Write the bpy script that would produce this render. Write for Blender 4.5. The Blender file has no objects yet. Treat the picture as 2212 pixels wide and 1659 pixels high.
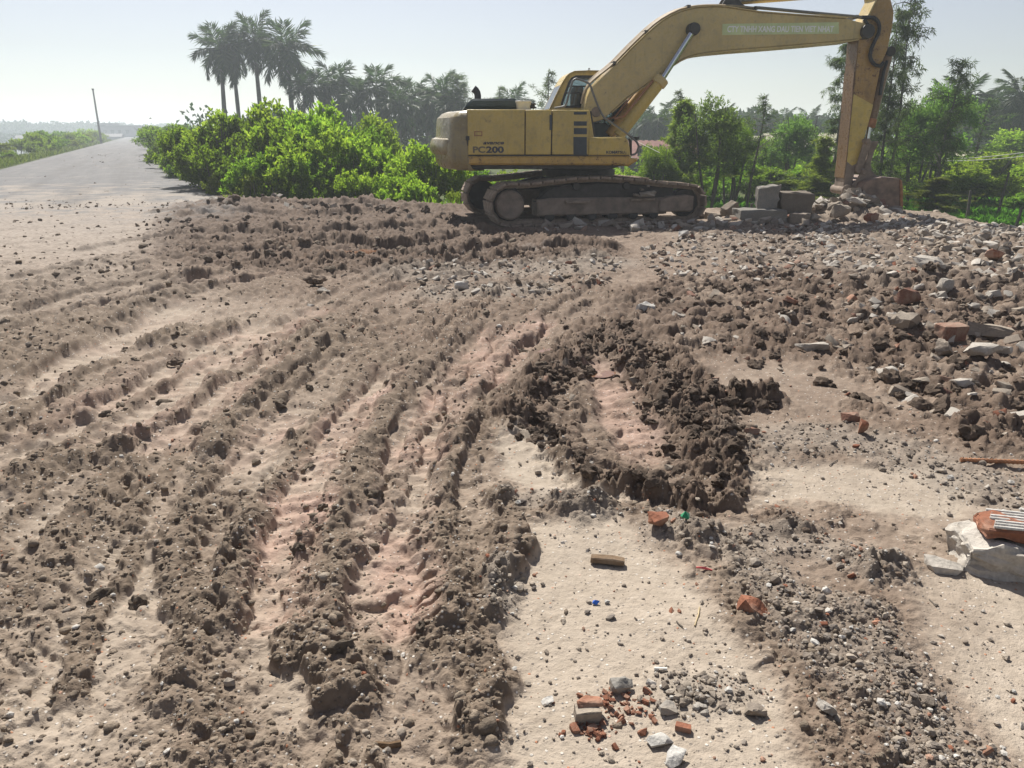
import bpy, bmesh, math, random
import numpy as np
from mathutils import Vector, Matrix, Euler, noise as mnoise
from mathutils.geometry import tessellate_polygon
R = math.radians
random.seed(7)
rng = np.random.default_rng(7)
sc = bpy.context.scene
COL = sc.collection

# ------------------------------------------------------------------ camera, sky, sun, exposure
CAM_H, PITCH, FPX, UC, VC = 1.57, R(18.1), 1661.0, 1106.0, 829.5
cam_d = bpy.data.cameras.new('camera')
cam_d.sensor_fit = 'HORIZONTAL'; cam_d.sensor_width = 36.0
cam_d.lens = 36.0 * FPX / 2212.0
cam_d.clip_start = 0.05; cam_d.clip_end = 3000
cam = bpy.data.objects.new('camera', cam_d)
cam.location = (0, 0, CAM_H); cam.rotation_euler = (R(90) - PITCH, 0, 0)
COL.objects.link(cam); sc.camera = cam

SUN_AZ, SUN_EL = R(-19), R(48)          # azimuth from +Y towards +X
sun_dir = Vector((math.sin(SUN_AZ) * math.cos(SUN_EL), math.cos(SUN_AZ) * math.cos(SUN_EL), math.sin(SUN_EL)))
world = bpy.data.worlds.new('World'); sc.world = world; world.use_nodes = True
wn = world.node_tree; bg = wn.nodes['Background']
sky = wn.nodes.new('ShaderNodeTexSky'); sky.sky_type = 'NISHITA'; sky.sun_disc = False
sky.sun_elevation = SUN_EL; sky.sun_rotation = SUN_AZ
sky.air_density = 1.0; sky.dust_density = 0.6; sky.ozone_density = 1.0; sky.altitude = 0
hs = wn.nodes.new('ShaderNodeHueSaturation'); hs.inputs['Saturation'].default_value = 0.55; hs.inputs['Hue'].default_value = 0.522
wn.links.new(sky.outputs['Color'], hs.inputs['Color']); wn.links.new(hs.outputs['Color'], bg.inputs['Color']); bg.inputs['Strength'].default_value = 0.060
sun_d = bpy.data.lights.new('sun', 'SUN'); sun_d.energy = 5.0; sun_d.angle = R(0.6); sun_d.color = (1.0, 0.955, 0.88)
sun = bpy.data.objects.new('sun', sun_d); COL.objects.link(sun)
sun.rotation_euler = sun_dir.to_track_quat('Z', 'Y').to_euler(); sun.location = (0, 0, 60)
sc.view_settings.view_transform = 'Standard'; sc.view_settings.look = 'None'
sc.view_settings.gamma = 1.0; sc.view_settings.use_curve_mapping = False
sc.view_settings.exposure = 0.62
sc.cycles.use_denoising = True
sc.cycles.max_bounces = 8; sc.cycles.transparent_max_bounces = 16; sc.cycles.volume_bounces = 1
sc.cycles.caustics_reflective = False; sc.cycles.caustics_refractive = False

# ------------------------------------------------------------------ picture point -> place (used while building only)
SINP, COSP = math.sin(PITCH), math.cos(PITCH)
def ray(u, v):
    a, b = (u - UC) / FPX, (VC - v) / FPX
    return (a, COSP + b * SINP, -SINP + b * COSP)
def gpt(u, v, z=0.0):
    d = ray(u, v); t = (z - CAM_H) / d[2]
    return (d[0] * t, d[1] * t)
def at(u, v, Y):
    d = ray(u, v); t = Y / d[1]
    return (d[0] * t, Y, CAM_H + d[2] * t)
def xat(u, Y, z=0.0):                       # x of column u at distance Y and height z
    return (u - UC) / FPX * (Y * COSP - (z - CAM_H) * SINP)

# ------------------------------------------------------------------ objects
def tag(o, label=None, cat=None, group=None, kind=None):
    if label: o['label'] = label
    if cat: o['category'] = cat
    if group: o['group'] = group
    if kind: o['kind'] = kind
    return o
def empty(name, loc=(0, 0, 0), rz=0.0):
    o = bpy.data.objects.new(name, None); COL.objects.link(o)
    o.location = loc; o.rotation_euler = (0, 0, rz); o.empty_display_size = 0.2
    return o
def link(name, me, parent=None, loc=None, rot=None, scale=None):
    o = bpy.data.objects.new(name, me); COL.objects.link(o)
    if parent: o.parent = parent
    if loc is not None: o.location = loc
    if rot is not None: o.rotation_euler = rot
    if scale is not None: o.scale = scale
    return o
def kids(o): return list(o.children)
def copy_tree(o, parent=None):
    c = o.copy(); COL.objects.link(c)
    if parent: c.parent = parent
    for ch in kids(o):
        copy_tree(ch, c)
    return c
def np_mesh(name, verts, faces, mat=None, smooth=False):
    """verts (n,3) float, faces (m,k) int with k = 3 or 4"""
    verts = np.asarray(verts, np.float32); faces = np.asarray(faces, np.int32)
    me = bpy.data.meshes.new(name)
    n, (m, k) = len(verts), faces.shape
    me.vertices.add(n); me.vertices.foreach_set('co', verts.ravel())
    me.loops.add(m * k); me.loops.foreach_set('vertex_index', faces.ravel())
    me.polygons.add(m); me.polygons.foreach_set('loop_start', np.arange(0, m * k, k, dtype=np.int32))
    try: me.polygons.foreach_set('loop_total', np.full(m, k, np.int32))
    except Exception: pass
    me.polygons.foreach_set('use_smooth', np.full(m, smooth, bool))
    me.update(calc_edges=True)
    if mat: me.materials.append(mat)
    return me

def inset_poly(p, c):
    n = len(p); out = []
    area = sum(p[i][0] * p[(i + 1) % n][1] - p[(i + 1) % n][0] * p[i][1] for i in range(n))
    sg = 1 if area > 0 else -1
    for i in range(n):
        a, b, d = p[i - 1], p[i], p[(i + 1) % n]
        e1 = Vector((b[0] - a[0], b[1] - a[1])); e2 = Vector((d[0] - b[0], d[1] - b[1]))
        if e1.length < 1e-6 or e2.length < 1e-6: out.append(b); continue
        e1.normalize(); e2.normalize()
        n1 = Vector((-e1.y, e1.x)) * sg; n2 = Vector((-e2.y, e2.x)) * sg
        m = n1 + n2
        if m.length < 0.2: m = n1
        m.normalize(); k = min(c / max(m.dot(n1), 0.4), 2 * c)
        out.append((b[0] + m.x * k, b[1] + m.y * k))
    return out

class MB:
    """collects shapes in (s, w, z) of one thing and links them as one mesh"""
    def __init__(self): self.v, self.f = [], []
    def add(self, vs, fs):
        o = len(self.v); self.v += [tuple(x) for x in vs]; self.f += [tuple(i + o for i in q) for q in fs]; return self
    def prism(self, poly, w0, w1, c=0.01, axis='w'):
        n = len(poly)
        area = sum(poly[i][0] * poly[(i + 1) % n][1] - poly[(i + 1) % n][0] * poly[i][1] for i in range(n))
        if area < 0: poly = list(reversed(poly))
        ins = inset_poly(poly, c) if c > 0 else poly
        rings = [(ins, w0), (poly, w0 + c), (poly, w1 - c), (ins, w1)] if c > 0 else [(poly, w0), (poly, w1)]
        vs = []
        for pl, w in rings:
            for (a, b) in pl: vs.append((a, w, b) if axis == 'w' else ((a, b, w) if axis == 'z' else (w, a, b)))
        fs = []
        for r in range(len(rings) - 1):
            for i in range(n):
                j = (i + 1) % n
                fs.append((r * n + i, r * n + j, (r + 1) * n + j, (r + 1) * n + i))
        fs.append(tuple(range(n))); k = (len(rings) - 1) * n
        fs.append(tuple(k + i for i in reversed(range(n))))
        if axis != 'w': fs = [tuple(reversed(q)) for q in fs]
        return self.add(vs, fs)
    def box(self, c, s, b=0.008, rz=0.0):
        x, y, z = s[0] / 2, s[1] / 2, s[2] / 2
        m = MB(); m.prism([(-x, -z), (x, -z), (x, z), (-x, z)], -y, y, min(b, x * .8, y * .8, z * .8))
        ca, sa = math.cos(rz), math.sin(rz)
        return self.add([(c[0] + p[0] * ca - p[1] * sa, c[1] + p[0] * sa + p[1] * ca, c[2] + p[2]) for p in m.v], m.f)
    def tube(self, path, r, n=8, caps=True):
        P = [Vector(p) for p in path]; k = len(P); rr = r if isinstance(r, (list, tuple)) else [r] * k
        up = Vector((0.13, 0.31, 0.94)); vs = []
        for i, p in enumerate(P):
            d = (P[min(i + 1, k - 1)] - P[max(i - 1, 0)])
            d = d.normalized() if d.length > 1e-7 else Vector((0, 0, 1))
            a = d.cross(up)
            if a.length < 0.1: a = d.cross(Vector((1, 0, 0)))
            a.normalize(); b = d.cross(a).normalized(); up = b.cross(d) if abs(b.cross(d).dot(up)) > 0.2 else up
            for q in range(n):
                t = 2 * math.pi * q / n
                vs.append(p + (a * math.cos(t) + b * math.sin(t)) * rr[i])
        fs = [(i * n + q, i * n + (q + 1) % n, (i + 1) * n + (q + 1) % n, (i + 1) * n + q) for i in range(k - 1) for q in range(n)]
        if caps: fs += [tuple(reversed(range(n))), tuple((k - 1) * n + q for q in range(n))]
        return self.add(vs, fs)
    def cyl(self, p0, p1, r, n=20, bev=0.0):
        p0, p1 = Vector(p0), Vector(p1); d = (p1 - p0).normalized()
        if bev: return self.tube([p0, p0 + d * 1e-4, p0 + d * bev, p1 - d * bev, p1 - d * 1e-4, p1], [r - bev, r - bev, r, r, r - bev, r - bev], n)
        return self.tube([p0, p1], r, n)
    def holed(self, outer, hole, w0, w1):
        """plate with one opening"""
        pts = [Vector((a, b, 0)) for a, b in outer] + [Vector((a, b, 0)) for a, b in hole]
        tri = tessellate_polygon([[Vector((a, b, 0)) for a, b in outer], [Vector((a, b, 0)) for a, b in hole]])
        n = len(pts); vs = [(p.x, w0, p.y) for p in pts] + [(p.x, w1, p.y) for p in pts]; fs = []
        for t in tri: fs += [tuple(t), tuple(n + i for i in reversed(t))]
        for a0, m in ((0, len(outer)), (len(outer), len(hole))):
            for i in range(m):
                j = (i + 1) % m; fs.append((a0 + i, a0 + j, n + a0 + j, n + a0 + i))
        return self.add(vs, fs)
    def mesh(self, name, mat, smooth=None):
        me = bpy.data.meshes.new(name); me.from_pydata(self.v, [], self.f); me.update()
        bm = bmesh.new(); bm.from_mesh(me); bmesh.ops.recalc_face_normals(bm, faces=bm.faces); bm.to_mesh(me); bm.free()
        if mat: me.materials.append(mat)
        if smooth:
            me.shade_smooth()
            try: me.set_sharp_from_angle(angle=R(smooth))
            except Exception: pass
        return me
    def build(self, name, mat, parent=None, smooth=None, **kw):
        return link(name, self.mesh(name, mat, smooth), parent, **kw)

def catmull(pts, step):
    P = [np.array(p, float) for p in pts]; P = [2 * P[0] - P[1]] + P + [2 * P[-1] - P[-2]]
    out = []
    for i in range(1, len(P) - 2):
        n = max(1, int(np.linalg.norm(P[i + 1] - P[i]) / step))
        for k in range(n):
            t = k / n; a, b, c, d = P[i - 1], P[i], P[i + 1], P[i + 2]
            out.append(0.5 * (2 * b + (c - a) * t + (2 * a - 5 * b + 4 * c - d) * t * t + (3 * b - a - 3 * c + d) * t ** 3))
    out.append(P[-2]); return np.array(out)

# ------------------------------------------------------------------ materials
class NT:
    def __init__(self, name):
        self.m = bpy.data.materials.new(name); self.m.use_nodes = True
        self.t = self.m.node_tree; self.b = self.t.nodes['Principled BSDF']; self.out = self.t.nodes['Material Output']
    def n(self, t, **kw):
        x = self.t.nodes.new(t)
        for k, v in kw.items(): setattr(x, k, v)
        return x
    def l(self, a, b): self.t.links.new(a, b)
    def coord(self, which='Object'): return self.n('ShaderNodeTexCoord').outputs[which]
    def noise(self, vec, scale, detail=4, rough=0.55, scl3=None):
        if scl3:
            mp = self.n('ShaderNodeMapping'); mp.inputs['Scale'].default_value = scl3; self.l(vec, mp.inputs['Vector']); vec = mp.outputs['Vector']
        x = self.n('ShaderNodeTexNoise'); x.inputs['Scale'].default_value = scale; x.inputs['Detail'].default_value = detail
        x.inputs['Roughness'].default_value = rough; self.l(vec, x.inputs['Vector']); return x.outputs['Fac']
    def voro(self, vec, scale, feat='F1', out='Distance'):
        x = self.n('ShaderNodeTexVoronoi', feature=feat); x.inputs['Scale'].default_value = scale; self.l(vec, x.inputs['Vector']); return x.outputs[out]
    def ramp(self, fac, stops):
        x = self.n('ShaderNodeValToRGB'); e = x.color_ramp.elements
        while len(e) < len(stops): e.new(0.5)
        for q, (p, c) in zip(e, stops):
            q.position = p; q.color = (*c, 1) if len(c) == 3 else c
        self.l(fac, x.inputs['Fac']); return x.outputs['Color']
    def step(self, fac, a, b):
        x = self.n('ShaderNodeMapRange'); x.inputs['From Min'].default_value = a; x.inputs['From Max'].default_value = b
        self.l(fac, x.inputs['Value']); return x.outputs['Result']
    def mix(self, fac, a, b, mode='MIX'):
        x = self.n('ShaderNodeMix', data_type='RGBA', blend_type=mode)
        for s, val in ((x.inputs[0], fac), (x.inputs[6], a), (x.inputs[7], b)):
            if isinstance(val, (int, float)): s.default_value = val
            elif isinstance(val, (tuple, list)): s.default_value = (*val, 1)
            else: self.l(val, s)
        return x.outputs[2]
    def math(self, op, a, b=0.0, clamp=False):
        x = self.n('ShaderNodeMath', operation=op, use_clamp=clamp)
        for s, val in ((x.inputs[0], a), (x.inputs[1], b)):
            if isinstance(val, (int, float)): s.default_value = val
            else: self.l(val, s)
        return x.outputs[0]
    def attr(self, name):
        x = self.n('ShaderNodeAttribute'); x.attribute_name = name; return x.outputs['Fac']
    def bump(self, h, strength=0.5, dist=0.01):
        x = self.n('ShaderNodeBump'); x.inputs['Strength'].default_value = strength; x.inputs['Distance'].default_value = dist
        self.l(h, x.inputs['Height']); self.l(x.outputs['Normal'], self.b.inputs['Normal'])
    def col(self, c):
        if isinstance(c, (tuple, list)): self.b.inputs['Base Color'].default_value = (*c, 1)
        else: self.l(c, self.b.inputs['Base Color'])
    def set(self, rough=None, metal=None, spec=None):
        if rough is not None:
            if isinstance(rough, (int, float)): self.b.inputs['Roughness'].default_value = rough
            else: self.l(rough, self.b.inputs['Roughness'])
        if metal is not None: self.b.inputs['Metallic'].default_value = metal
        if spec is not None: self.b.inputs['Specular IOR Level'].default_value = spec
        return self.m
M = {}
def plain(key, c, rough=0.7, metal=0.0, var=0.25, scale=6.0, bump=0.15, dist=0.004, spec=None):
    t = NT(key); co = t.coord()
    f = t.noise(co, scale, 5, 0.6)
    lo = tuple(x * (1 - var) for x in c); hi = tuple(min(1, x * (1 + var)) for x in c)
    t.col(t.ramp(f, [(0.3, lo), (0.7, hi)]))
    if bump: t.bump(t.noise(co, scale * 8, 4), bump, dist)
    M[key] = t.set(rough, metal, spec); return t
# ------------------------------------------------------------------ array noise
_perm = np.random.default_rng(11).permutation(4096).astype(np.int64)
def _h(ix, iy, s):
    return _perm[(ix * 374761 + iy * 668265 + s * 97531 + _perm[(ix ^ (iy * 31 + s)) & 4095]) & 4095].astype(np.float32) / 4096.0
def pnoise(x, y, s=0):
    ix = np.floor(x).astype(np.int64); iy = np.floor(y).astype(np.int64)
    fx = (x - ix).astype(np.float32); fy = (y - iy).astype(np.float32)
    ux = fx * fx * fx * (fx * (fx * 6 - 15) + 10); uy = fy * fy * fy * (fy * (fy * 6 - 15) + 10)
    def g(i, j, a, b):
        t = _h(i, j, s) * (2 * np.pi); return np.cos(t) * a + np.sin(t) * b
    n00 = g(ix, iy, fx, fy); n10 = g(ix + 1, iy, fx - 1, fy); n01 = g(ix, iy + 1, fx, fy - 1); n11 = g(ix + 1, iy + 1, fx - 1, fy - 1)
    a = n00 + ux * (n10 - n00); b = n01 + ux * (n11 - n01)
    return (a + uy * (b - a)) * 1.4
def fbm(x, y, o=4, s=0, gain=0.5):
    t = np.zeros(np.shape(x), np.float32); a = 1.0; f = 1.0
    for k in range(o): t += a * pnoise(x * f, y * f, s + k * 7); a *= gain; f *= 2.03
    return t
def lumps(x, y, cell, s=0, dens=1.0, flat=1.0):
    """rounded lumps, 0..1, one per cell of a jittered grid"""
    X, Y = x / cell, y / cell
    ix = np.floor(X).astype(np.int64); iy = np.floor(Y).astype(np.int64)
    out = np.zeros(np.shape(x), np.float32)
    for di in (-1, 0, 1):
        for dj in (-1, 0, 1):
            i, j = ix + di, iy + dj
            cx = i + 0.15 + 0.7 * _h(i, j, s); cy = j + 0.15 + 0.7 * _h(i, j, s + 1); q = _h(i, j, s + 2)
            r = 0.28 + 0.5 * _h(i, j, s + 3)
            th = 3.14 * _h(i, j, s + 5); ct, st = np.cos(th), np.sin(th)
            ax, ay = X - cx, Y - cy
            d2 = ((ax * ct + ay * st) / r) ** 2 + ((ay * ct - ax * st) / (r * 0.72)) ** 2
            v = np.minimum(np.sqrt(np.clip(1 - d2, 0, 1)), .78) * 1.2 * (0.45 + 0.55 * _h(i, j, s + 4)) * (q < dens)
            out = np.maximum(out, v.astype(np.float32))
    return out
def sstep(a, b, x):
    t = np.clip((x - a) / (b - a), 0, 1); return t * t * (3 - 2 * t)

# ------------------------------------------------------------------ near ground: a fan-shaped sheet, finest near the viewer
AZ = np.radians(np.linspace(-48, 48, 880))
Ds = [1.2]
while Ds[-1] < 27: Ds.append(Ds[-1] + min(max(Ds[-1] ** 2 / 1050, 0.0025), (0.0054 if Ds[-1] < 8 or Ds[-1] > 19 else 0.0038) * Ds[-1]))
Ds = np.array(Ds); NA, ND = len(AZ), len(Ds)
gx = (Ds[:, None] * np.sin(AZ)[None, :]).ravel(); gy = (Ds[:, None] * np.cos(AZ)[None, :]).ravel()
gD = np.repeat(Ds, NA)
wgx = gx + 0.045 * fbm(gx * 3, gy * 3, 2, 3) + 0.018 * fbm(gx * 13, gy * 13, 2, 5)
wgy = gy + 0.045 * fbm(gx * 3, gy * 3, 2, 13) + 0.018 * fbm(gx * 13, gy * 13, 2, 15)

def stroke(P, rad, X=None, Y=None):
    """distance field of polyline P within rad: index, signed distance, arc length, total length"""
    X = wgx if X is None else X; Y = wgy if Y is None else Y
    P = np.asarray(P); lo, hi = P.min(0) - rad, P.max(0) + rad
    idx = np.nonzero((X > lo[0]) & (X < hi[0]) & (Y > lo[1]) & (Y < hi[1]))[0]
    x, y = X[idx], Y[idx]; best = np.full(len(idx), 1e9); sd = np.zeros(len(idx)); ss = np.zeros(len(idx)); s0 = 0.0
    for a, b in zip(P[:-1], P[1:]):
        e = b - a; L = np.hypot(*e)
        if L < 1e-6: continue
        e = e / L
        m = np.nonzero((x > min(a[0], b[0]) - rad) & (x < max(a[0], b[0]) + rad) & (y > min(a[1], b[1]) - rad) & (y < max(a[1], b[1]) + rad))[0]
        px, py = x[m] - a[0], y[m] - a[1]
        t = px * e[0] + py * e[1]; tc = np.clip(t, 0, L)
        dx, dy = px - tc * e[0], py - tc * e[1]; d = np.hypot(dx, dy)
        k = d < best[m]; mk = m[k]
        best[mk] = d[k]; sd[mk] = np.where((e[0] * py - e[1] * px)[k] > 0, d[k], -d[k]); ss[mk] = s0 + tc[k]
        s0 += L
    ok = best < rad
    return idx[ok], sd[ok], ss[ok], s0
def uvline(pts, step=0.12):
    P = np.array([gpt(*p) for p in pts])
    return catmull(P, step)
def polymask(pts, feather, uv=True):
    """1 inside, falling to 0 within feather outside"""
    P = np.array([gpt(*p) for p in pts]) if uv else np.array(pts)
    lo, hi = P.min(0) - feather, P.max(0) + feather
    idx = np.nonzero((wgx > lo[0]) & (wgx < hi[0]) & (wgy > lo[1]) & (wgy < hi[1]))[0]
    x, y = wgx[idx], wgy[idx]; ins = np.zeros(len(idx), bool); dm = np.full(len(idx), 1e9)
    n = len(P)
    for i in range(n):
        a, b = P[i], P[(i + 1) % n]
        c = ((a[1] > y) != (b[1] > y)) & (x < (b[0] - a[0]) * (y - a[1]) / (b[1] - a[1] + 1e-12) + a[0]); ins ^= c
        e = b - a; L2 = e @ e + 1e-12; t = np.clip(((x - a[0]) * e[0] + (y - a[1]) * e[1]) / L2, 0, 1)
        dm = np.minimum(dm, np.hypot(x - a[0] - t * e[0], y - a[1] - t * e[1]))
    out = np.zeros(len(gx), np.float32)
    out[idx] = np.where(ins, 0.5 + 0.5 * np.clip(dm / feather, 0, 1), 0.5 - 0.5 * np.clip(dm / feather, 0, 1))
    return out * out * (3 - 2 * out)

# ---- zones
Zpit = polymask([(1075, 950), (1120, 850), (1180, 800), (1260, 740), (1300, 690), (1400, 740), (1500, 830), (1600, 830), (1690, 850), (1690, 905), (1610, 990), (1605, 1090), (1480, 1105), (1380, 1080), (1260, 1045), (1190, 985)], 0.26)
BERMS = [([(1090, 960), (1105, 900), (1165, 835), (1225, 775), (1265, 735), (1300, 690)], .17), ([(1310, 690), (1370, 770), (1440, 840), (1500, 920), (1550, 990), (1580, 1060)], .20), ([(1180, 960), (1230, 1028), (1300, 1054), (1400, 1080), (1500, 1095), (1590, 1082)], .10), ([(1540, 860), (1620, 860), (1685, 880)], .13), ([(1440, 760), (1500, 830), (1560, 900)], .13), ([(1130, 900), (1190, 960)], .10)]
Zarea = Zpit; Zpit = np.zeros(len(gx), np.float32)
for pts, w in BERMS:
    i, d, s, L = stroke(uvline(pts), w * 1.95); Zpit[i] = np.maximum(Zpit[i], sstep(w * 1.9, w * .3, np.abs(d)) * np.clip(np.minimum(s, L - s) / w + .3, 0, 1))
Zbrown = polymask([(380, 425), (700, 425), (1100, 470), (1750, 480), (2212, 520), (2500, 560), (2500, 1040), (2200, 1000), (1640, 1010), (1560, 1110), (1380, 1090), (1180, 980), (1060, 960), (900, 800), (700, 680), (300, 590)], .6)
Zb2 = polymask([(1640, 1110), (1900, 1120), (2040, 1260), (1970, 1420), (2160, 1700), (1800, 1720), (1640, 1330)], .12) + .8 * polymask([(2000, 1330), (2110, 1300), (2130, 1380), (2010, 1460)], .12)
Zdirt = polymask([(1290, 640), (1500, 590), (1800, 600), (2212, 630), (2500, 660), (2500, 1010), (2230, 1000), (2080, 985), (1960, 900), (1870, 830), (1700, 770), (1500, 790), (1420, 750)], 0.25)
Zrub = polymask([(1440, 500), (1740, 470), (2000, 462), (2212, 500), (2500, 520), (2500, 650), (2212, 650), (1900, 640), (1650, 580), (1480, 560)], 0.4)
Zfar = polymask([(420, 405), (560, 415), (700, 420), (1000, 440), (1080, 495), (1300, 515), (1360, 560), (1000, 592), (640, 600), (330, 565), (330, 480)], 0.35)
Zsand = polymask([(1125, 1140), (1330, 1120), (1480, 1240), (1560, 1330), (1650, 1480), (1800, 1800), (1080, 1800), (1105, 1400)], 0.07)
Zsand2 = polymask([(1620, 1005), (2060, 1015), (2090, 1110), (1900, 1105), (1690, 1090), (1610, 1100)], 0.07)
Zsand3 = polymask([(1960, 1250), (2212, 1230), (2500, 1300), (2500, 1700), (2190, 1640), (2010, 1460)], 0.08)
Zsand4 = polymask([(1040, 920), (1180, 930), (1230, 1020), (1400, 1100), (1200, 1090), (1090, 1030)], 0.05)
Zpale = np.clip(polymask([(-200, 1120), (200, 1060), (345, 1100), (350, 1300), (330, 1500), (480, 1700), (-200, 1750)], .2) + polymask([(520, 1030), (660, 980), (650, 1200), (660, 1560), (560, 1580), (560, 1200)], .12) + polymask([(0, 420), (330, 425), (300, 520), (0, 560)], .8) * .5, 0, 1)
Zflat = polymask([(1500, 770), (1700, 790), (1880, 840), (2020, 870), (1900, 900), (1730, 890), (1560, 830)], 0.15)
Zsm = np.clip(Zsand + Zsand2 + Zsand3 + Zsand4 + 0.55 * Zflat, 0, 1)
grav = np.zeros(len(gx), np.float32)
for pts, w in (([(1120, 1085), (1200, 1085), (1270, 1110)], 0.10), ([(1450, 1150), (1580, 1180), (1680, 1290), (1760, 1400), (1900, 1520), (2050, 1700)], 0.13),
               ([(1720, 1330), (1850, 1340), (1950, 1560), (2110, 1720)], 0.12), ([(1640, 960), (1820, 950), (2000, 1000), (2260, 1110)], 0.22), ([(1640, 1180), (1760, 1180), (1880, 1240)], .12),
               ([(1080, 1260), (1090, 1330)], .06), ([(1470, 1500), (1530, 1500)], 0.10), ([(900, 600), (1100, 590), (1300, 570)], .5), ([(960, 640), (1160, 630)], .35)):
    i, d, s, L = stroke(uvline(pts), w * 1.5); grav[i] = np.maximum(grav[i], sstep(w * 1.5, w * .4, np.abs(d)))

# ---- ruts (pressed strips) and ridges
rut = np.zeros(len(gx), np.float32); Hrut = np.zeros(len(gx), np.float32)
RUTS = [([(0, 900), (150, 800), (300, 715), (420, 650)], .17), ([(0, 1010), (130, 930), (330, 815), (470, 745), (600, 690)], .17), ([(200, 990), (330, 900), (470, 800), (620, 710), (700, 670)], .16),
        ([(330, 1010), (450, 900), (560, 810), (640, 760)], .14), ([(500, 1040), (560, 960), (640, 880)], .12), ([(860, 1420), (850, 1250), (880, 1060), (930, 940), (1000, 820), (1100, 710)], .15),
        ([(600, 1400), (640, 1150), (720, 960), (850, 800)], .13), ([(1020, 860), (1090, 780), (1180, 690)], .12), ([(1240, 770), (1300, 800), (1340, 870), (1380, 960), (1400, 1010)], .15),
        ([(0, 700), (200, 660), (420, 620), (640, 590)], .22), ([(900, 560), (1060, 545), (1250, 545)], .25), ([(640, 548), (800, 548), (900, 540)], .25)]
for pts, w in RUTS:
    i, d, s, L = stroke(uvline(pts), w * 1.5)
    m = sstep(w * 1.4, w * .75, np.abs(d)) * np.clip(np.minimum(s, L - s) / 0.25, 0, 1)
    rut[i] = np.maximum(rut[i], m)
    Hrut[i] = np.minimum(Hrut[i], m * (-0.028 + 0.006 * np.sin(s * 2 * np.pi / 0.11 + d * 9)))
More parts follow.
